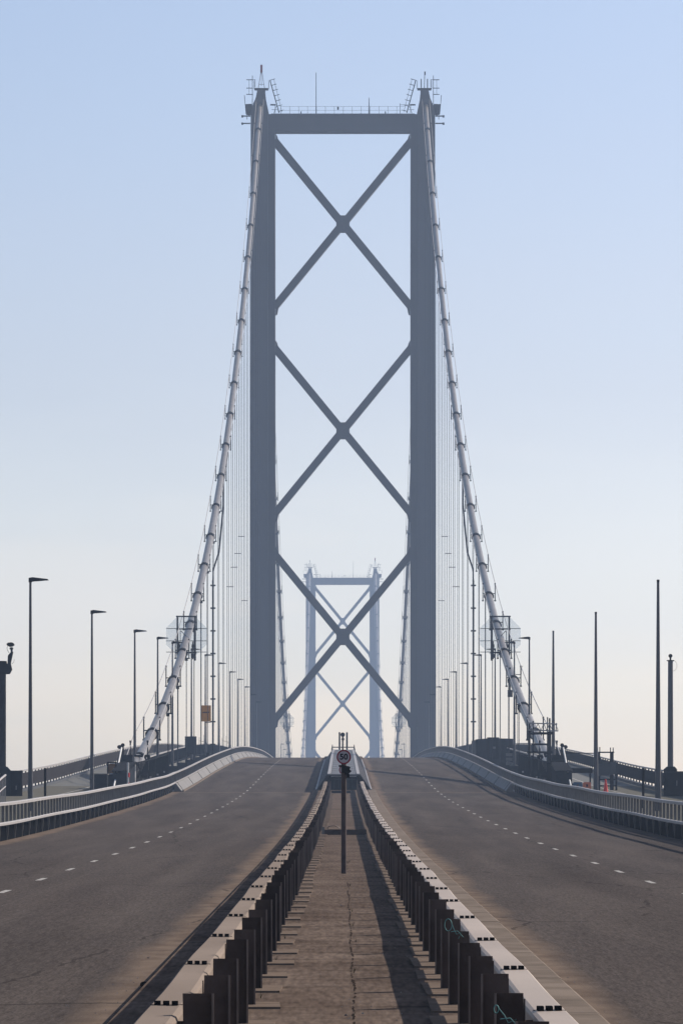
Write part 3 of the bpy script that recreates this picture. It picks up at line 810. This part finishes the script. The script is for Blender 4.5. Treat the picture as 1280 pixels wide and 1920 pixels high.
# cords tied to posts
def cord(px, py, y, label, r=.05):
    x, z = at(px, py, y); b = MB()
    pts = [(x+r*math.cos(a*.5)*.6, y+.005*a*.1, z+r*math.sin(a*.5)) for a in range(14)]
    b.tube(pts, .003, 5); b.tube([pts[-1], (x+.04, y, z-.03), (x+.06, y, z-.07), (x+.10, y, z-.05), (x+.075, y-.004, z-.10)], .003, 5); b.tube([(x+.02, y, z-.05), (x+.07, y, z-.045), (x+.11, y, z-.09)], .003, 5)
    tag(b.build('cord', 'teal'), label, 'cord')
cord(840, 1735, 34.0, 'pale teal cord looped round a post of the right barrier', .045)
cord(930, 1893, 23.2, 'knotted teal cord on the nearest post of the right barrier', .02)

# low transverse bar across the median
z = zr(133)+.125
t = thing('cross_bar', 'low dark steel bar laid across the central strip between the barriers, with a loop handle', 'bar', (0, 133, z))
MB().box(-.62, .62, -.1, .1, .0, .15).build('bar', 'post', t)
b = MB(); b.tube([(-.48, -.05, .14), (-.47, -.05, .24), (-.3, -.05, .26), (-.16, -.05, .2), (-.15, -.05, .14)], .014, 6); b.build('handle', 'post_edge', t)
MB().box(-.66, -.58, -.13, .13, -.02, .22).build('end_plate', 'fin', t)
z = zr(248)+.125
tag(MB().box(-.65, .35, 247.5, 248.5, z, z+.12).build('drain_cover', 'dark_steel'), 'flat dark cover plate on the median just before the raised deck', 'cover plate')

# ---------------------------------------------------------------- raised steel deck over the median on the span
t = thing('median_ramp', 'raised grey steel deck with sloping side aprons along the middle of the suspended span', 'raised deck', (0, 259, zr(259)))
MB().sweep([(-.70, .93), (.70, .93), (.70, 1.0), (-.70, 1.0)], 258.5, 388, 3).build('top_plate', 'grating', t, True)
for s in (-1, 1):
    MB().sweep([(s*.72, .96), (s*.72, 1.03), (s*.9, 1.03), (s*.9, .96)], 258.4, 388, 3).build('edge_strip', 'galv', t, True)
    MB().sweep([(s*.91, 1.0), (s*1.52, .125), (s*1.48, .125), (s*.88, .96)], 258.6, 388, 3).build('side_apron', 'apron', t, True)
    MB().sweep([(s*1.50, .13), (s*1.50, .18), (s*1.57, .18), (s*1.57, .13)], 258.6, 388, 3).build('apron_foot', 'galv', t, True)
    b = MB(); y = 260
    while y < 388:
        MB().beam((s*.90, y, zr(y)+1.02), (s*1.50, y, zr(y)+.16), .06, .03).build('apron_rib', 'galv', t, True); y += 6.1
b = MB(); y = 263
while y < 388:
    b.box(-.7, .7, y-.05, y+.05, zr(y)+1.0, zr(y)+1.012); y += 8.5
b.build('cross_joint', 'galv', t, True)
b = MB(); z = zr(258.4); b.box(-.78, .78, 258.2, 258.35, z+.12, z+.93)
b.build('front_face', 'panel', t, True)
b = MB()
for x in (-.55, -.3, -.05, .2, .45): b.box(x, x+.06, 258.12, 258.18, z+.2, z+.9)
b.box(-.75, .75, 258.1, 258.19, z+.68, z+.73)
b.build('front_rib', 'dark_steel', t, True)
b = MB(); b.box(-.7, .7, 258.05, 258.2, z+.86, z+.9); b.build('front_lip', 'galv', t, True)
y = 388; z = zr(y)+1.0
t = thing('deck_gate', 'two upright posts and a cross rail closing the far end of the raised deck', 'gate', (0, y, z))
MB().box(-.86, .86, -.04, .04, .16, .24).build('cross_rail', 'black', t)
for s in (-1, 1):
    MB().box(s*.31-.075, s*.31+.075, -.06, .06, 0, 1.45).build('upright', 'black', t)
    MB().poly_y([(s*.86, 0), (s*.98, -.25), (s*1.0, .0), (s*.93, .42), (s*.88, .4)], -.05, .05).build('end_horn', 'dark_steel', t)

# ---------------------------------------------------------------- speed signs on the median
def text_mesh(txt, size, parent, name, loc, m, off=.004):
    cu = bpy.data.curves.new(name, 'FONT'); cu.body = txt; cu.size = size; cu.align_x = 'CENTER'; cu.align_y = 'CENTER'; cu.extrude = .001; cu.offset = off
    o = bpy.data.objects.new(name, cu); C.objects.link(o)
    bpy.context.view_layer.update()
    me = bpy.data.meshes.new_from_object(o.evaluated_get(bpy.context.evaluated_depsgraph_get()))
    bpy.data.objects.remove(o)
    me.materials.clear(); me.materials.append(M[m])
    q = bpy.data.objects.new(name, me); C.objects.link(q); q.parent = parent; q.location = loc; q.rotation_euler = (R(90), 0, 0)
    return q
def disc(r, y0, y1, seg=40, r0=None):
    b = MB()
    if r0 is None:
        b.poly_y([(r*math.cos(2*math.pi*i/seg), r*math.sin(2*math.pi*i/seg)) for i in range(seg)], y0, y1); return b
    v = []
    for y in (y0, y1):
        for rr in (r0, r): v += [(rr*math.cos(2*math.pi*i/seg), y, rr*math.sin(2*math.pi*i/seg)) for i in range(seg)]
    fs = []
    for i in range(seg):
        j = (i+1) % seg
        fs += [(i, j, seg+j, seg+i), (2*seg+i, 3*seg+i, 3*seg+j, 2*seg+j), (seg+i, seg+j, 3*seg+j, 3*seg+i), (i, 2*seg+i, 2*seg+j, j)]
    return b.add(v, fs)
def sign(y, x, base, zc, r, label, front=True, pole=.046):
    t = thing('speed_sign', label, 'road sign', (x, y, base), 'small round signs on median poles')
    zc -= base
    MB().tube([(0, 0, 0), (0, 0, zc-.02)], pole, 12).build('pole', mat('rusty_pole', (.07, .045, .04), .6, .3, .3, 5), t)
    if front:
        o = disc(r*.84, -.062, -.052).build('sign_face', 'sign_face', t); o.location.z = zc
        o = disc(r, -.066, -.05, r0=r*.8).build('red_ring', 'red', t); o.location.z = zc
        text_mesh('50', r*1.12, t, 'number', (0, -.067, zc), 'black', r*.035)
        o = MB().cbox(0, -.045, zc, .12, .03, .05).build('bracket', 'black', t)
    else:
        disc(r, -.06, -.05).build('sign_back', 'dark_steel', t).location.z = zc
    return t
s1 = sign(82, -.045, zr(82)+.125, 240*82/8712.0, .128, 'round red ringed 50 speed limit sign on the nearest brown pole in the central strip')
b = MB(); b.poly_y([(.02, 0), (.07, .03), (.12, .01), (.1, -.03), (.14, -.06), (.09, -.1), (.1, -.13), (.02, -.12)], -.05, .02); b.cbox(.01, -.02, -.03, .09, .1, .12); b.cbox(-.05, -.03, .03, .08, .05, .03); b.cbox(.075, 0, -.14, .05, .06, .07)
o = b.build('clamp_bracket', 'black', s1); o.location.z = 220*82/8712.0 - (zr(82)+.125)
sign(123, -.03, zr(123)+.125, 216*123/8712.0, .13, 'second round sign, half hidden behind the pole of the nearest 50 sign')
sign(263, -.05, zr(263)+1.0, 282*263/8712.0, .127, 'round dark sign showing highest, between two posts over the raised deck', False)
sign(380, -.03, zr(380)+1.0, 273.5*380/8712.0, .127, 'tiny round grey sign just below the highest dark one', False).children[1].data.materials[0] = M['grey_sheet']

# ---------------------------------------------------------------- lamp columns and plain tapered masts
def make_lamp():
    t = thing('lamp_post', '', 'lamp post', group='lamp posts along both footways')
    MB().tube([(0, 0, -.1), (0, 0, 1.2), (0, 0, 1.25), (0, 0, 9.0)], .1, 12).build('column', 'lamp', t) if 0 else None
    b = MB(); b.tube([(0, 0, -.1), (0, 0, 1.3)], .10, 14); b.tube([(0, 0, 1.3), (0, 0, 3.5), (0, 0, 6), (0, 0, 8.95)], .088, 14, .045)
    b.build('column', 'lamp', t)
    MB().poly_y([(-.06, 9.06), (.08, 9.09), (.66, 9.02), (.70, 8.98), (.1, 8.93), (-.06, 8.93)], -.11, .11).build('lantern', 'dark_steel', t)
    MB().tube([(0, 0, 8.9), (0, 0, 9.0)], .07, 10).build('spigot', 'dark_steel', t)
    return t
lamp0 = make_lamp(); used = False
def place_lamp(s, y, label):
    global used
    o = lamp0 if not used else copy_tree(lamp0)
    used = True
    o.location = (s*11.95, y, zr(y)+.1); o.rotation_euler = (0, 0, 0 if s < 0 else math.pi); o['label'] = label
    return o
def make_mast():
    t = thing('tapered_mast', '', 'mast', group='plain masts on the right footway')
    MB().tube([(0, 0, -.1), (0, 0, 1.6), (0, 0, 3), (0, 0, 5), (0, 0, 7), (0, 0, 8.95)], .125, 16, .05).build('shaft', 'lamp', t)
    MB().tube([(0, 0, 8.9), (0, 0, 9.0)], .055, 10).build('cap', 'dark_steel', t)
    return t
mast0 = make_mast()
for i, y in enumerate((177, 220.5, 265)):
    o = mast0 if i == 0 else copy_tree(mast0)
    o.location = (11.95, y, zr(y)+.1)
    o['label'] = '%s tapered grey mast without a lantern, right of the road' % ('tallest and rightmost', 'middle of the three, ', 'shortest and leftmost')[i].strip(', ')
ys = [177, 220.5, 266, 299, 325, 366, 403, 448, 491, 529, 568, 607, 645, 900, 940, 980, 1020]
for i, y in enumerate(ys): place_lamp(-1, y, 'lamp post with right pointing lantern, %s from the left, left footway' % nth(i+1))
for i, y in enumerate(ys[3:]): place_lamp(1, y, 'lamp post with left pointing lantern, %s from the right, right footway' % nth(i+1))
for s in (-1, 1):
    t = thing('black_post', 'short thick black post behind the %s parapet, inside the nearest %s' % (SIDE[s], 'lamp post' if s < 0 else 'mast'), 'post', (s*11.9, 185, zr(185)+.28), 'short black posts')
    MB().box(-.045, .045, -.045, .045, -.01, 1.55).build('post', 'black', t)
    MB().box(-.055, .055, -.055, .055, 1.55, 1.6).build('cap', 'black', t)

# yellow sign on a lamp post and dark display box on another
y = 402.5; x, z = at(386, 1338, y)
t = thing('yellow_sign', 'yellow rectangular temporary notice fixed to a left hand lamp post', 'sign', (x, y, z))
MB().box(-.44, .44, -.03, 0, -.7, .7).build('board', 'yellow', t)
b = MB()
for i in range(5): b.box(-.27+i*.095, -.195+i*.095, -.035, -.031, .03, .13+.02*(i % 2))
b.box(.22, .30, -.035, -.031, .04, .15); b.build('lettering', 'black', t)
MB().box(-.05, .42, .0, .06, -.8, -.72).build('bracket', 'dark_steel', t)
y = 365; x, z = at(357.5, 1398, y)
t = thing('display_box', 'dark rectangular display box on legs at a lamp post behind the left parapet', 'display', (x, y, zr(y)+.1))
zz = z-(zr(y)+.1)
MB().box(-.45, .45, -.2, .15, zz-.7, zz+.7).build('casing', 'dark_blue', t)
MB().box(-.46, .46, -.24, -.2, zz+.62, zz+.7).build('hood', 'black', t)
for a in (-.3, .3): MB().box(a-.04, a+.04, -.05, .05, 0, zz-.7).build('leg', 'dark_steel', t)
# hut on the right
y = 365; x0, zt = at(892, 1386, y); x1, _ = at(961, 1386, y)
t = thing('equipment_hut', 'dark grey sheet clad hut with a pale left side behind the right parapet', 'hut', ((x0+x1)/2, y, zr(y)))
wd = (x1-x0)/2; H = zt-zr(y)
MB().box(-wd, wd, -.6, 2.0, 0, H-.05).build('wall', 'dark_blue', t)
MB().poly_y([(-wd-.04, H-.05), (-wd+1.2, H+.05), (wd, H), (wd+.04, H-.05)], -.65, 2.05).build('roof', 'dark_steel', t)
MB().box(-wd-.3, -wd-.003, -.5, 1.8, 0, H-.12).build('side_panel', 'fascia', t)
MB().box(-.62, -.52, -.64, -.6, .9, 1.25).build('vent', 'black', t)
xb, zb = at(924, 1383, 362)
t = thing('display_box', 'tall black display box with a small light panel in front of the dark hut', 'display', (xb, 362, zr(362)))
H = zb-zr(362)
MB().box(-.46, .46, -.1, .25, .5, H).build('casing', 'black', t)
MB().box(-.28, .2, -.16, -.1, .6, H-.12).build('door', 'dark_blue', t)
MB().box(-.02, .2, -.19, -.16, H-.9, H-.72).build('light_panel', 'fascia', t)
for a in (-.3, .3): MB().box(a-.04, a+.04, 0, .08, 0, .5).build('leg', 'dark_steel', t)
t = thing('barrier_board', 'small pale slatted boards standing behind the right parapet beside the hut', 'board', (at(954, 1426, 318)[0], 318, zr(318)))
for k in range(3): MB().box(-.22, .22, -.02, .02, .62+k*.3, .84+k*.3).build('board', 'fascia', t)
for a in (-.2, .2): MB().box(a-.02, a+.02, .02, .05, 0, 1.5).build('leg', 'dark_steel', t)

# ---------------------------------------------------------------- where the cables reach the deck
def access(s):
    g = 'access works where the cables meet the deck'
    y = 250; px = lambda v: v if s < 0 else 2*641.7-v
    # stair with long handrails climbing onto the cable
    t = thing('cable_stair', 'steep open stair with pale handrails climbing onto the foot of the %s cable' % SIDE[s], 'stair', (s*12.2, 246, zr(246)+.1), g)
    ends = (((213, 1478, 240), (228, 1402, 256)), ((238, 1500, 238), (251, 1420, 258)))
    for (a, c) in ends:
        xa, za = at(px(a[0]), a[1], a[2]); xc, zc = at(px(c[0]), c[1], c[2])
        MB().tube([(xa, a[2], za), (xc, c[2], zc)], .045, 8).build('handrail', 'white', t, True)
        MB().beam((xa+s*.05, a[2], za-.1), (xc+s*.1, c[2], zc-.6), .12, .3).build('stringer', 'black', t, True)
    b = MB()
    for k in range(10):
        f = k/9; pa = [at(px(e[0][0]+(e[1][0]-e[0][0])*f), e[0][1]+(e[1][1]-e[0][1])*f, 239+f*18) for e in ends]
        b.beam((pa[0][0], 239+f*18, pa[0][1]-.45), (pa[1][0], 239+f*18, pa[1][1]-.45), .3, .04)
    b.build('tread', 'dark_steel', t, True)
    xk, zk = at(px(226), 1401, 256)
    b = MB(); b.sphere((xk-s*-.05, 256, zk), .14, .8); b.sphere((xk+.12*(-s), 256, zk+.1), .11, 1); b.beam((xk-s*.12, 256, zk-.9), (xk-s*.12, 256, zk+.1), .12, .12)
    b.build('sheave', 'black', t, True)
    # platform box
    xa, za = at(px(226), 1428, 254); xc, zc = at(px(250), 1417, 254)
    t = thing('landing_box', 'dark box landing between the stair handrails at the foot of the %s cable' % SIDE[s], 'landing', ((xa+xc)/2, 254, zr(254)), g)
    MB().box(min(xa, xc), max(xa, xc), 253, 255.5, za, zc).build('box', 'dark_blue', t, True)
    for q in (xa+.05*-s, xc-.05*-s):
        MB().box(q-.05, q+.05, 253.2, 253.3, zr(253)-.1, za).build('leg', 'dark_steel', t, True)
    # sloped grey hood over the splay chamber
    t = thing('cable_hood', 'grey sloping hood with dark blue sides over the buried end of the %s cable' % SIDE[s], 'hood', (s*12.3, 245, zr(245)), g)
    x0, x1 = sorted((at(px(220), 0, 248)[0], at(px(250), 0, 248)[0]))
    z0 = zr(245); zl = at(0, 1450, 245)[1]; zh = at(0, 1432, 250)[1]
    b = MB(); b.add([(x0, 243, z0-.5), (x1, 243, z0-.5), (x1, 250, z0-.5), (x0, 250, z0-.5), (x0, 243, zl), (x1, 243, zl), (x1, 250, zh), (x0, 250, zh)],
                    [(0, 3, 2, 1), (0, 1, 5, 4), (1, 2, 6, 5), (2, 3, 7, 6), (3, 0, 4, 7)]); b.build('side_wall', 'dark_blue', t, True)
    MB().add([(x0-.05, 242.95, zl+.02), (x1+.05, 242.95, zl+.02), (x1+.05, 250.05, zh+.02), (x0-.05, 250.05, zh+.02), (x0-.05, 242.95, zl+.08), (x1+.05, 242.95, zl+.08), (x1+.05, 250.05, zh+.08), (x0-.05, 250.05, zh+.08)],
             [(0, 3, 2, 1), (4, 5, 6, 7), (0, 1, 5, 4), (1, 2, 6, 5), (2, 3, 7, 6), (3, 0, 4, 7)]).build('sloping_lid', 'dark_steel', t, True)
    # saddle frame under the cable
    xs = s*CABX; z = cz(266)
    t = thing('cable_collar', 'dark clamp frame of posts and cross bars round the lowest end of the %s cable' % SIDE[s], 'frame', (xs, 266, zr(266)), g)
    b = MB()
    for a in (-.75, .75): b.box(xs+a-.07, xs+a+.07, 265.9, 266.05, zr(266)-.1, z+.5)
    b.box(xs-.8, xs+.8, 265.9, 266.05, z+.42, z+.55); b.box(xs-.8, xs+.8, 265.9, 266.05, z-.75, z-.6)
    b.build('frame', 'black', t, True)
    MB().tube([(xs, 262.5, cz(262.5)), (xs, 268, cz(268))], .46, 18).build('sleeve', 'cable', t, True)
    # barred gate around
    xa = s*11.0
    t = thing('barred_fence', 'dark barred fence beside the foot of the %s cable' % SIDE[s], 'fence', (xa, 250, zr(250)), g)
    b = MB(); y = 247.0
    while y < 292:
        b.box(xa-.03, xa+.03, y-.02, y+.02, zr(y)-.1, zr(y)+1.75); y += 1.6
    b.build('bar', 'dark_steel', t, True)['kind'] = 'stuff'
    for h in (.3, 1.72): MB().sweep([(xa-.03, h), (xa+.03, h), (xa+.03, h+.06), (xa-.03, h+.06)], 247, 292, 5).build('fence_rail', 'dark_steel', t, True)
    b = MB()
    for i, y in enumerate((252, 262, 272, 282)): b.beam((xa+s*.1, y, zr(y)), (xa+s*.1, y+3, zr(y+3)+1.7), .04, .04); b.cbox(xa-s*.08, y+1, zr(y)+.8, .1, .1, .1)
    b.build('bracing', 'galv', t, True)
    return t
for s in (-1, 1): access(s)
x0, z0 = at(201, 1456, 246); x1, z1 = at(218, 1431, 246)
t = thing('brown_cabinet', 'brown open fronted cabinet beside the stair at the left cable foot', 'cabinet', ((x0+x1)/2, 246, zr(246)))
w_ = (x1-x0)/2; zb = z0-zr(246); zt_ = z1-zr(246)
MB().box(-w_+.06, w_-.06, .0, .5, zb+.1, zt_-.05).build('back', 'brown_box', t)
MB().box(-w_, -w_+.06, -.2, .5, -.1, zt_).build('side_panel', 'black', t); MB().box(w_-.06, w_, -.2, .5, -.1, zt_).build('side_panel', 'black', t)
MB().box(-w_, w_, -.25, .5, zt_, zt_+.05).build('lid', 'black', t)
MB().box(-.1, .18, -.08, -.02, zb+.06, zb+.16).build('bottle', 'white', t)
MB().box(-w_+.06, w_-.06, -.2, .5, -.1, zb+.1).build('base', 'dark_blue', t)
x0, z0 = at(172, 1480, 232)
t = thing('blue_cabinet', 'low dark blue cabinet on the left footway just right of the second lamp post', 'cabinet', (at(186, 0, 236)[0], 236, zr(236)+.28))
MB().box(-.42, .42, -.4, .6, 0, .95).build('body', 'dark_blue', t); MB().box(-.46, .46, -.44, .64, .95, 1.0).build('lid', 'fascia', t)

# red and white banded pole by the left stair
x, z = at(240, 1478, 236)
t = thing('banded_pole', 'short red and white banded pole in front of the left cable stair', 'pole', (x, 236, zr(236)+.1))
b = MB(); b.tube([(0, 0, 0), (0, 0, 1.75)], .05, 10); b.build('pole', 'white', t)
for zz in (.5, 1.0): MB().tube([(.03, 0, zz), (.03, 0, zz+.22)], .055, 10).build('red_band', 'cone_red', t)

# scaffolding on the right
y = 252
def P(px_, py_, yy=252): a = at(px_, py_, yy); return (a[0], yy, a[1])
t = thing('scaffold_tower', 'tube scaffold with a lattice beam standing round the foot of the right cable', 'scaffold', (at(1010, 0, y)[0], y, zr(y)))
for pxp, top, w_ in ((992, 1355, .1), (999, 1352, .07), (1026, 1345, .06), (1030, 1347, .09), (1030, 1372, .16)):
    for yy in (252, 255): MB().beam(P(pxp, 1470, yy), P(pxp, top, yy), w_, w_).build('upright', 'dark_steel', t, True)
for py_, a, c in ((1376, 990, 1034), (1396, 996, 1030), (1411, 988, 1036), (1375, 999, 1036)):
    MB().beam(P(a, py_), P(c, py_), .1, .1).build('ledger', 'dark_steel', t, True)
b = MB(); b.beam(P(988, 1356, 251.8), P(1044, 1358, 251.8), .06, .06); b.beam(P(988, 1369, 251.8), P(1046, 1371, 251.8), .06, .06)
for i in range(10):
    a = 992+i*5.4; b.beam(P(a, 1357 if i % 2 else 1370, 251.8), P(a+5.4, 1370 if i % 2 else 1357, 251.8), .035, .035)
b.beam(P(1043, 1356, 251.8), P(1042, 1371, 251.8), .05, .05)
b.build('lattice_beam', 'galv', t, True)
t = thing('plank_beam', 'long dark board across the access bay, left of the grey sheeted panel', 'beam', (at(1075, 0, 249)[0], 249, zr(249)))
MB().box(at(1038, 0, 249)[0], at(1110, 0, 249)[0], 248.7, 249, at(0, 1450, 249)[1], at(0, 1441, 249)[1]).build('board', 'black', t, True)
for q in (1042, 1106): MB().beam(P(q, 1480, 249.2), P(q, 1450, 249.2), .08, .08).build('leg', 'dark_steel', t, True)
t = thing('sheeted_frame', 'grey sheeted panel on a tube frame with upright poles, right of the second mast', 'frame', (at(1135, 0, 247)[0], 247, zr(247)))
b = MB(); pts = [at(1117, 1432, 247), at(1132, 1433, 247), at(1155, 1427, 247), at(1156, 1452, 247), at(1117, 1456, 247)]
b.poly_y(pts, 246.95, 247.0); b.build('sheet', 'grey_sheet', t, True)
for q, tp, w_ in ((1120, 1402, .05), (1124, 1401, .05), (1144, 1402, .05), (1149, 1402, .05), (1147, 1412, .16), (1155, 1430, .1), (1122, 1412, .08)):
    MB().beam(P(q, 1492, 247.2), P(q, tp, 247.2), w_, w_).build('upright', 'dark_steel', t, True)
for py_, a, c in ((1411, 1118, 1151), (1462, 1112, 1156), (1474, 1112, 1156), (1484, 1112, 1156)):
    MB().beam(P(a, py_, 247.3), P(c, py_, 247.3), .07, .07).build('ledger', 'dark_steel', t, True)
MB().beam(P(1060, 1412, 247.3), P(1118, 1413, 247.3), .05, .05).build('ledger', 'dark_steel', t, True)
def works_barrier(pa, pb, m, label, y):
    x0, z0 = at(pa, 1487, y); x1, z1 = at(pb, 1467, y)
    t = thing('works_barrier', label, 'barrier', ((x0+x1)/2, y, zr(y)+.28), 'plastic works barriers')
    w_ = (x1-x0)/2; h = z1-zr(y)-.28
    b = MB(); b.poly_y([(-w_, .1), (-w_*.95, h-.08), (-w_*.8, h), (w_*.8, h), (w_*.95, h-.08), (w_, .1)], -.03, .03); b.build('panel', m, t)
    for a in (-w_*.75, w_*.75): MB().box(a-.06, a+.06, -.25, .25, 0, .1).build('foot', 'black', t)
    MB().box(-w_*.2, w_*.2, -.05, -.03, h*.55, h*.8).build('label_plate', 'dark_steel' if m == 'orange' else 'grey_sheet', t)
works_barrier(1073, 1092, 'blue', 'dark blue plastic works barrier behind the right parapet', 240)
works_barrier(1092, 1108, 'orange', 'salmon orange plastic works barrier beside the second mast', 239)
def cone(px_, py_, y, label, sc_=1.0):
    x, z = at(px_, py_, y); t = thing('traffic_cone', label, 'traffic cone', (x, y, z))
    MB().tube([(0, 0, .03), (0, 0, .3), (0, 0, .84*sc_)], .17*sc_, 14, .035*sc_).build('cone', 'cone_red', t)
    MB().box(-.24*sc_, .24*sc_, -.24*sc_, .24*sc_, 0, .04).build('base', 'cone_red', t)
cone(1135, 1492, 238, 'single red traffic cone behind the right parapet, inside the foot of the sheeted frame')
x, z = at(1059, 1464, 246)
t = thing('work_lamp', 'pair of small bright white domes beside the foot of the right cable stair', 'lamp', (x, 246, z-.9))
MB().box(-.12, .12, -.1, .1, 0, .65).build('stand', 'dark_blue', t)
MB().sphere((0, -.05, .9), .12).build('dome', 'white', t); MB().sphere((-.02, -.15, .66), .15).build('dome', 'white', t)

# ---------------------------------------------------------------- camera masts and cabinets on the footways
YM = 227.0; zb = zr(YM)+.28
x, zt_ = at(4.5, 1240, YM)
t = thing('camera_mast', 'thick dark mast carrying a camera on a bracket, at the far left', 'camera mast', (x, YM, zb), 'camera masts')
h = zt_-zb
MB().tube([(0, 0, .4), (0, 0, h-.1)], .175, 16).build('mast', 'dark_steel', t)
MB().poly_y([(-.41, h+.02), (.20, h+.0), (.22, h-.11), (.33, h-.20), (.40, h-.09), (.47, h-.41), (.36, h-.62), (.09, h-.64), (-.41, h-.64)], -.2, .2).build('head_box', 'black', t)
b = MB(); b.poly_y([(.25, h-.18), (.40, h-.18), (.53, h+.45), (.46, h+.5), (.27, h+.27)], -.07, .07); b.tube([(.46, 0, h+.36), (.44, 0, h+.68)], .05, 8); b.cbox(.44, 0, h+.62, .17, .12, .09); b.build('bracket', 'black', t)
MB().poly_y([(.20, h+.83), (.27, h+.90), (.45, h+.92), (.53, h+.89), (.6, h+.80), (.5, h+.72), (.36, h+.70), (.24, h+.76)], -.12, .12).build('camera_head', 'black', t)
b = MB(); b.tube([(.33, 0, h+.4), (.24, 0, h+.55), (.22, 0, h+.66), (.28, 0, h+.75), (.38, 0, h+.72)], .011, 5); b.tube([(.46, 0, h-.13), (.56, 0, h-.05), (.58, 0, h+.09)], .009, 5); b.build('cable', 'black', t)
hp = at(0, 1438, YM)[1]-zb
MB().poly_y([(-.55, 0), (-.5, hp-.3), (-.23, hp), (.23, hp), (.46, hp-.25), (.52, hp-.5), (.52, 0)], -.3, .3).build('plinth', 'dark_blue', t)
x, zt_ = at(31, 1447, YM-1)
zb = zr(YM-1)+.28
t = thing('control_cabinet', 'square black control cabinet beside the camera mast at the far left', 'cabinet', (x, YM-1, zb), 'footway cabinets')
MB().box(-.27, .27, -.25, .25, 0, zt_-zb).build('body', 'black', t); MB().box(-.5, -.28, -.15, .25, 0, zt_-zb-.08).build('side_box', 'dark_blue', t); MB().box(-.30, .30, -.28, .28, zt_-zb, zt_-zb+.04).build('lid', 'dark_steel', t)
MB().box(-.02, .02, -.27, -.25, .3, .5).build('handle', 'galv', t)
zb = zr(YM)+.28
x, zt_ = at(1256.5, 1240, YM)
t = thing('camera_mast', 'tall dark mast topped by a small dome camera, at the far right', 'camera mast', (x, YM, zb), 'camera masts')
h = zt_-zb
MB().tube([(0, 0, .4), (0, 0, h)], .145, 16, .12).build('mast', 'lamp', t)
MB().tube([(0, 0, h), (0, 0, h+.05)], .18, 14).build('flange', 'black', t)
MB().sphere((0, 0, h+.26), .1).build('camera_head', 'black', t)
MB().tube([(0, 0, h), (0, 0, h+.2)], .045, 8).build('stem', 'black', t)
b = MB(); b.tube([(.13+.19*math.sin(a*.42), 0, h-.22-.26*math.cos(a*.42)) for a in range(8)], .009, 5); b.build('cable', 'galv', t)
MB().poly_y([(-.32, 0), (-.32, 1.3), (-.18, hp), (.18, hp), (.30, 1.3), (.32, 0)], -.3, .3).build('plinth', 'black', t)
x, zt_ = at(1263, 1450, YM-1.2); zb = zr(YM-1.2)+.28
t = thing('control_cabinet', 'large black control cabinet at the foot of the camera mast at the far right', 'cabinet', (x, YM-1.2, zb), 'footway cabinets')
MB().box(-.46, .46, -.3, .3, 0, zt_-zb).build('body', 'black', t); MB().poly_y([(-.5, zt_-zb), (.5, zt_-zb), (.44, zt_-zb+.08), (-.44, zt_-zb+.08)], -.34, .34).build('lid', 'dark_steel', t)
MB().box(.1, .14, -.32, -.3, .5, .75).build('handle', 'galv', t)
# rail curving outward at the far left
t = thing('curved_rail', 'short curved galvanised rail rising at the far left behind the parapet', 'rail', (-14.5, 195, zr(195)))
b = MB(); p = []
for i in range(9):
    f = i/8; q = at(-12+22*f, 1478-24*f**.7, 190+12*f); p.append((q[0], 190+12*f, q[1]))
b.tube(p, .05, 8); b.tube([(a, c, d-.5) for a, c, d in p], .03, 8)
for a, c, d in p: b.beam((a, c, zr(c)+.28), (a, c, d), .04, .04)
b.build('rail', 'galv', t, True)

# small stanchion frames on the left span between lamps
for i, (px_, y) in enumerate(((380, 395), (422, 470))):
    x, _ = at(px_, 0, y)
    t = thing('footway_stand', ('nearer' if i == 0 else 'farther')+' thin tube stand on the left footway beside the lamp posts', 'stand', (x, y, zr(y)+.1), 'thin tube stands')
    b = MB()
    for a in (-.3, .1): b.beam((a, 0, 0), (a, 0, 2.2-abs(a)), .03, .03)
    b.beam((-.3, 0, 1.2), (.4, 0, .3), .03, .03); b.beam((-.3, 0, 1.6), (.3, 0, 1.5), .03, .03); b.beam((.3, 0, 1.5), (.45, 0, .3), .03, .03)
    b.build('frame', 'dark_steel', t); MB().box(.3, .6, -.1, .1, .2, .6).build('box', 'black', t)

# ---------------------------------------------------------------- haze
b = MB(); b.box(-1500, 1500, -710, 2165, WL-6, 121.5)
m = bpy.data.materials.new('haze'); m.use_nodes = True
n = m.node_tree.nodes; l = m.node_tree.links
n.remove(n['Principled BSDF'])
v = n.new('ShaderNodeVolumePrincipled')
v.inputs['Color'].default_value = (.55, .71, 1.0, 1)
v.inputs['Density'].default_value = 0.00031
v.inputs['Anisotropy'].default_value = 0.35
l.new(v.outputs[0], n['Material Output'].inputs['Volume'])
o = b.build('haze', m); tag(o, 'thin pale blue sea haze', 'haze', kind='stuff'); o.display_type = 'WIRE'
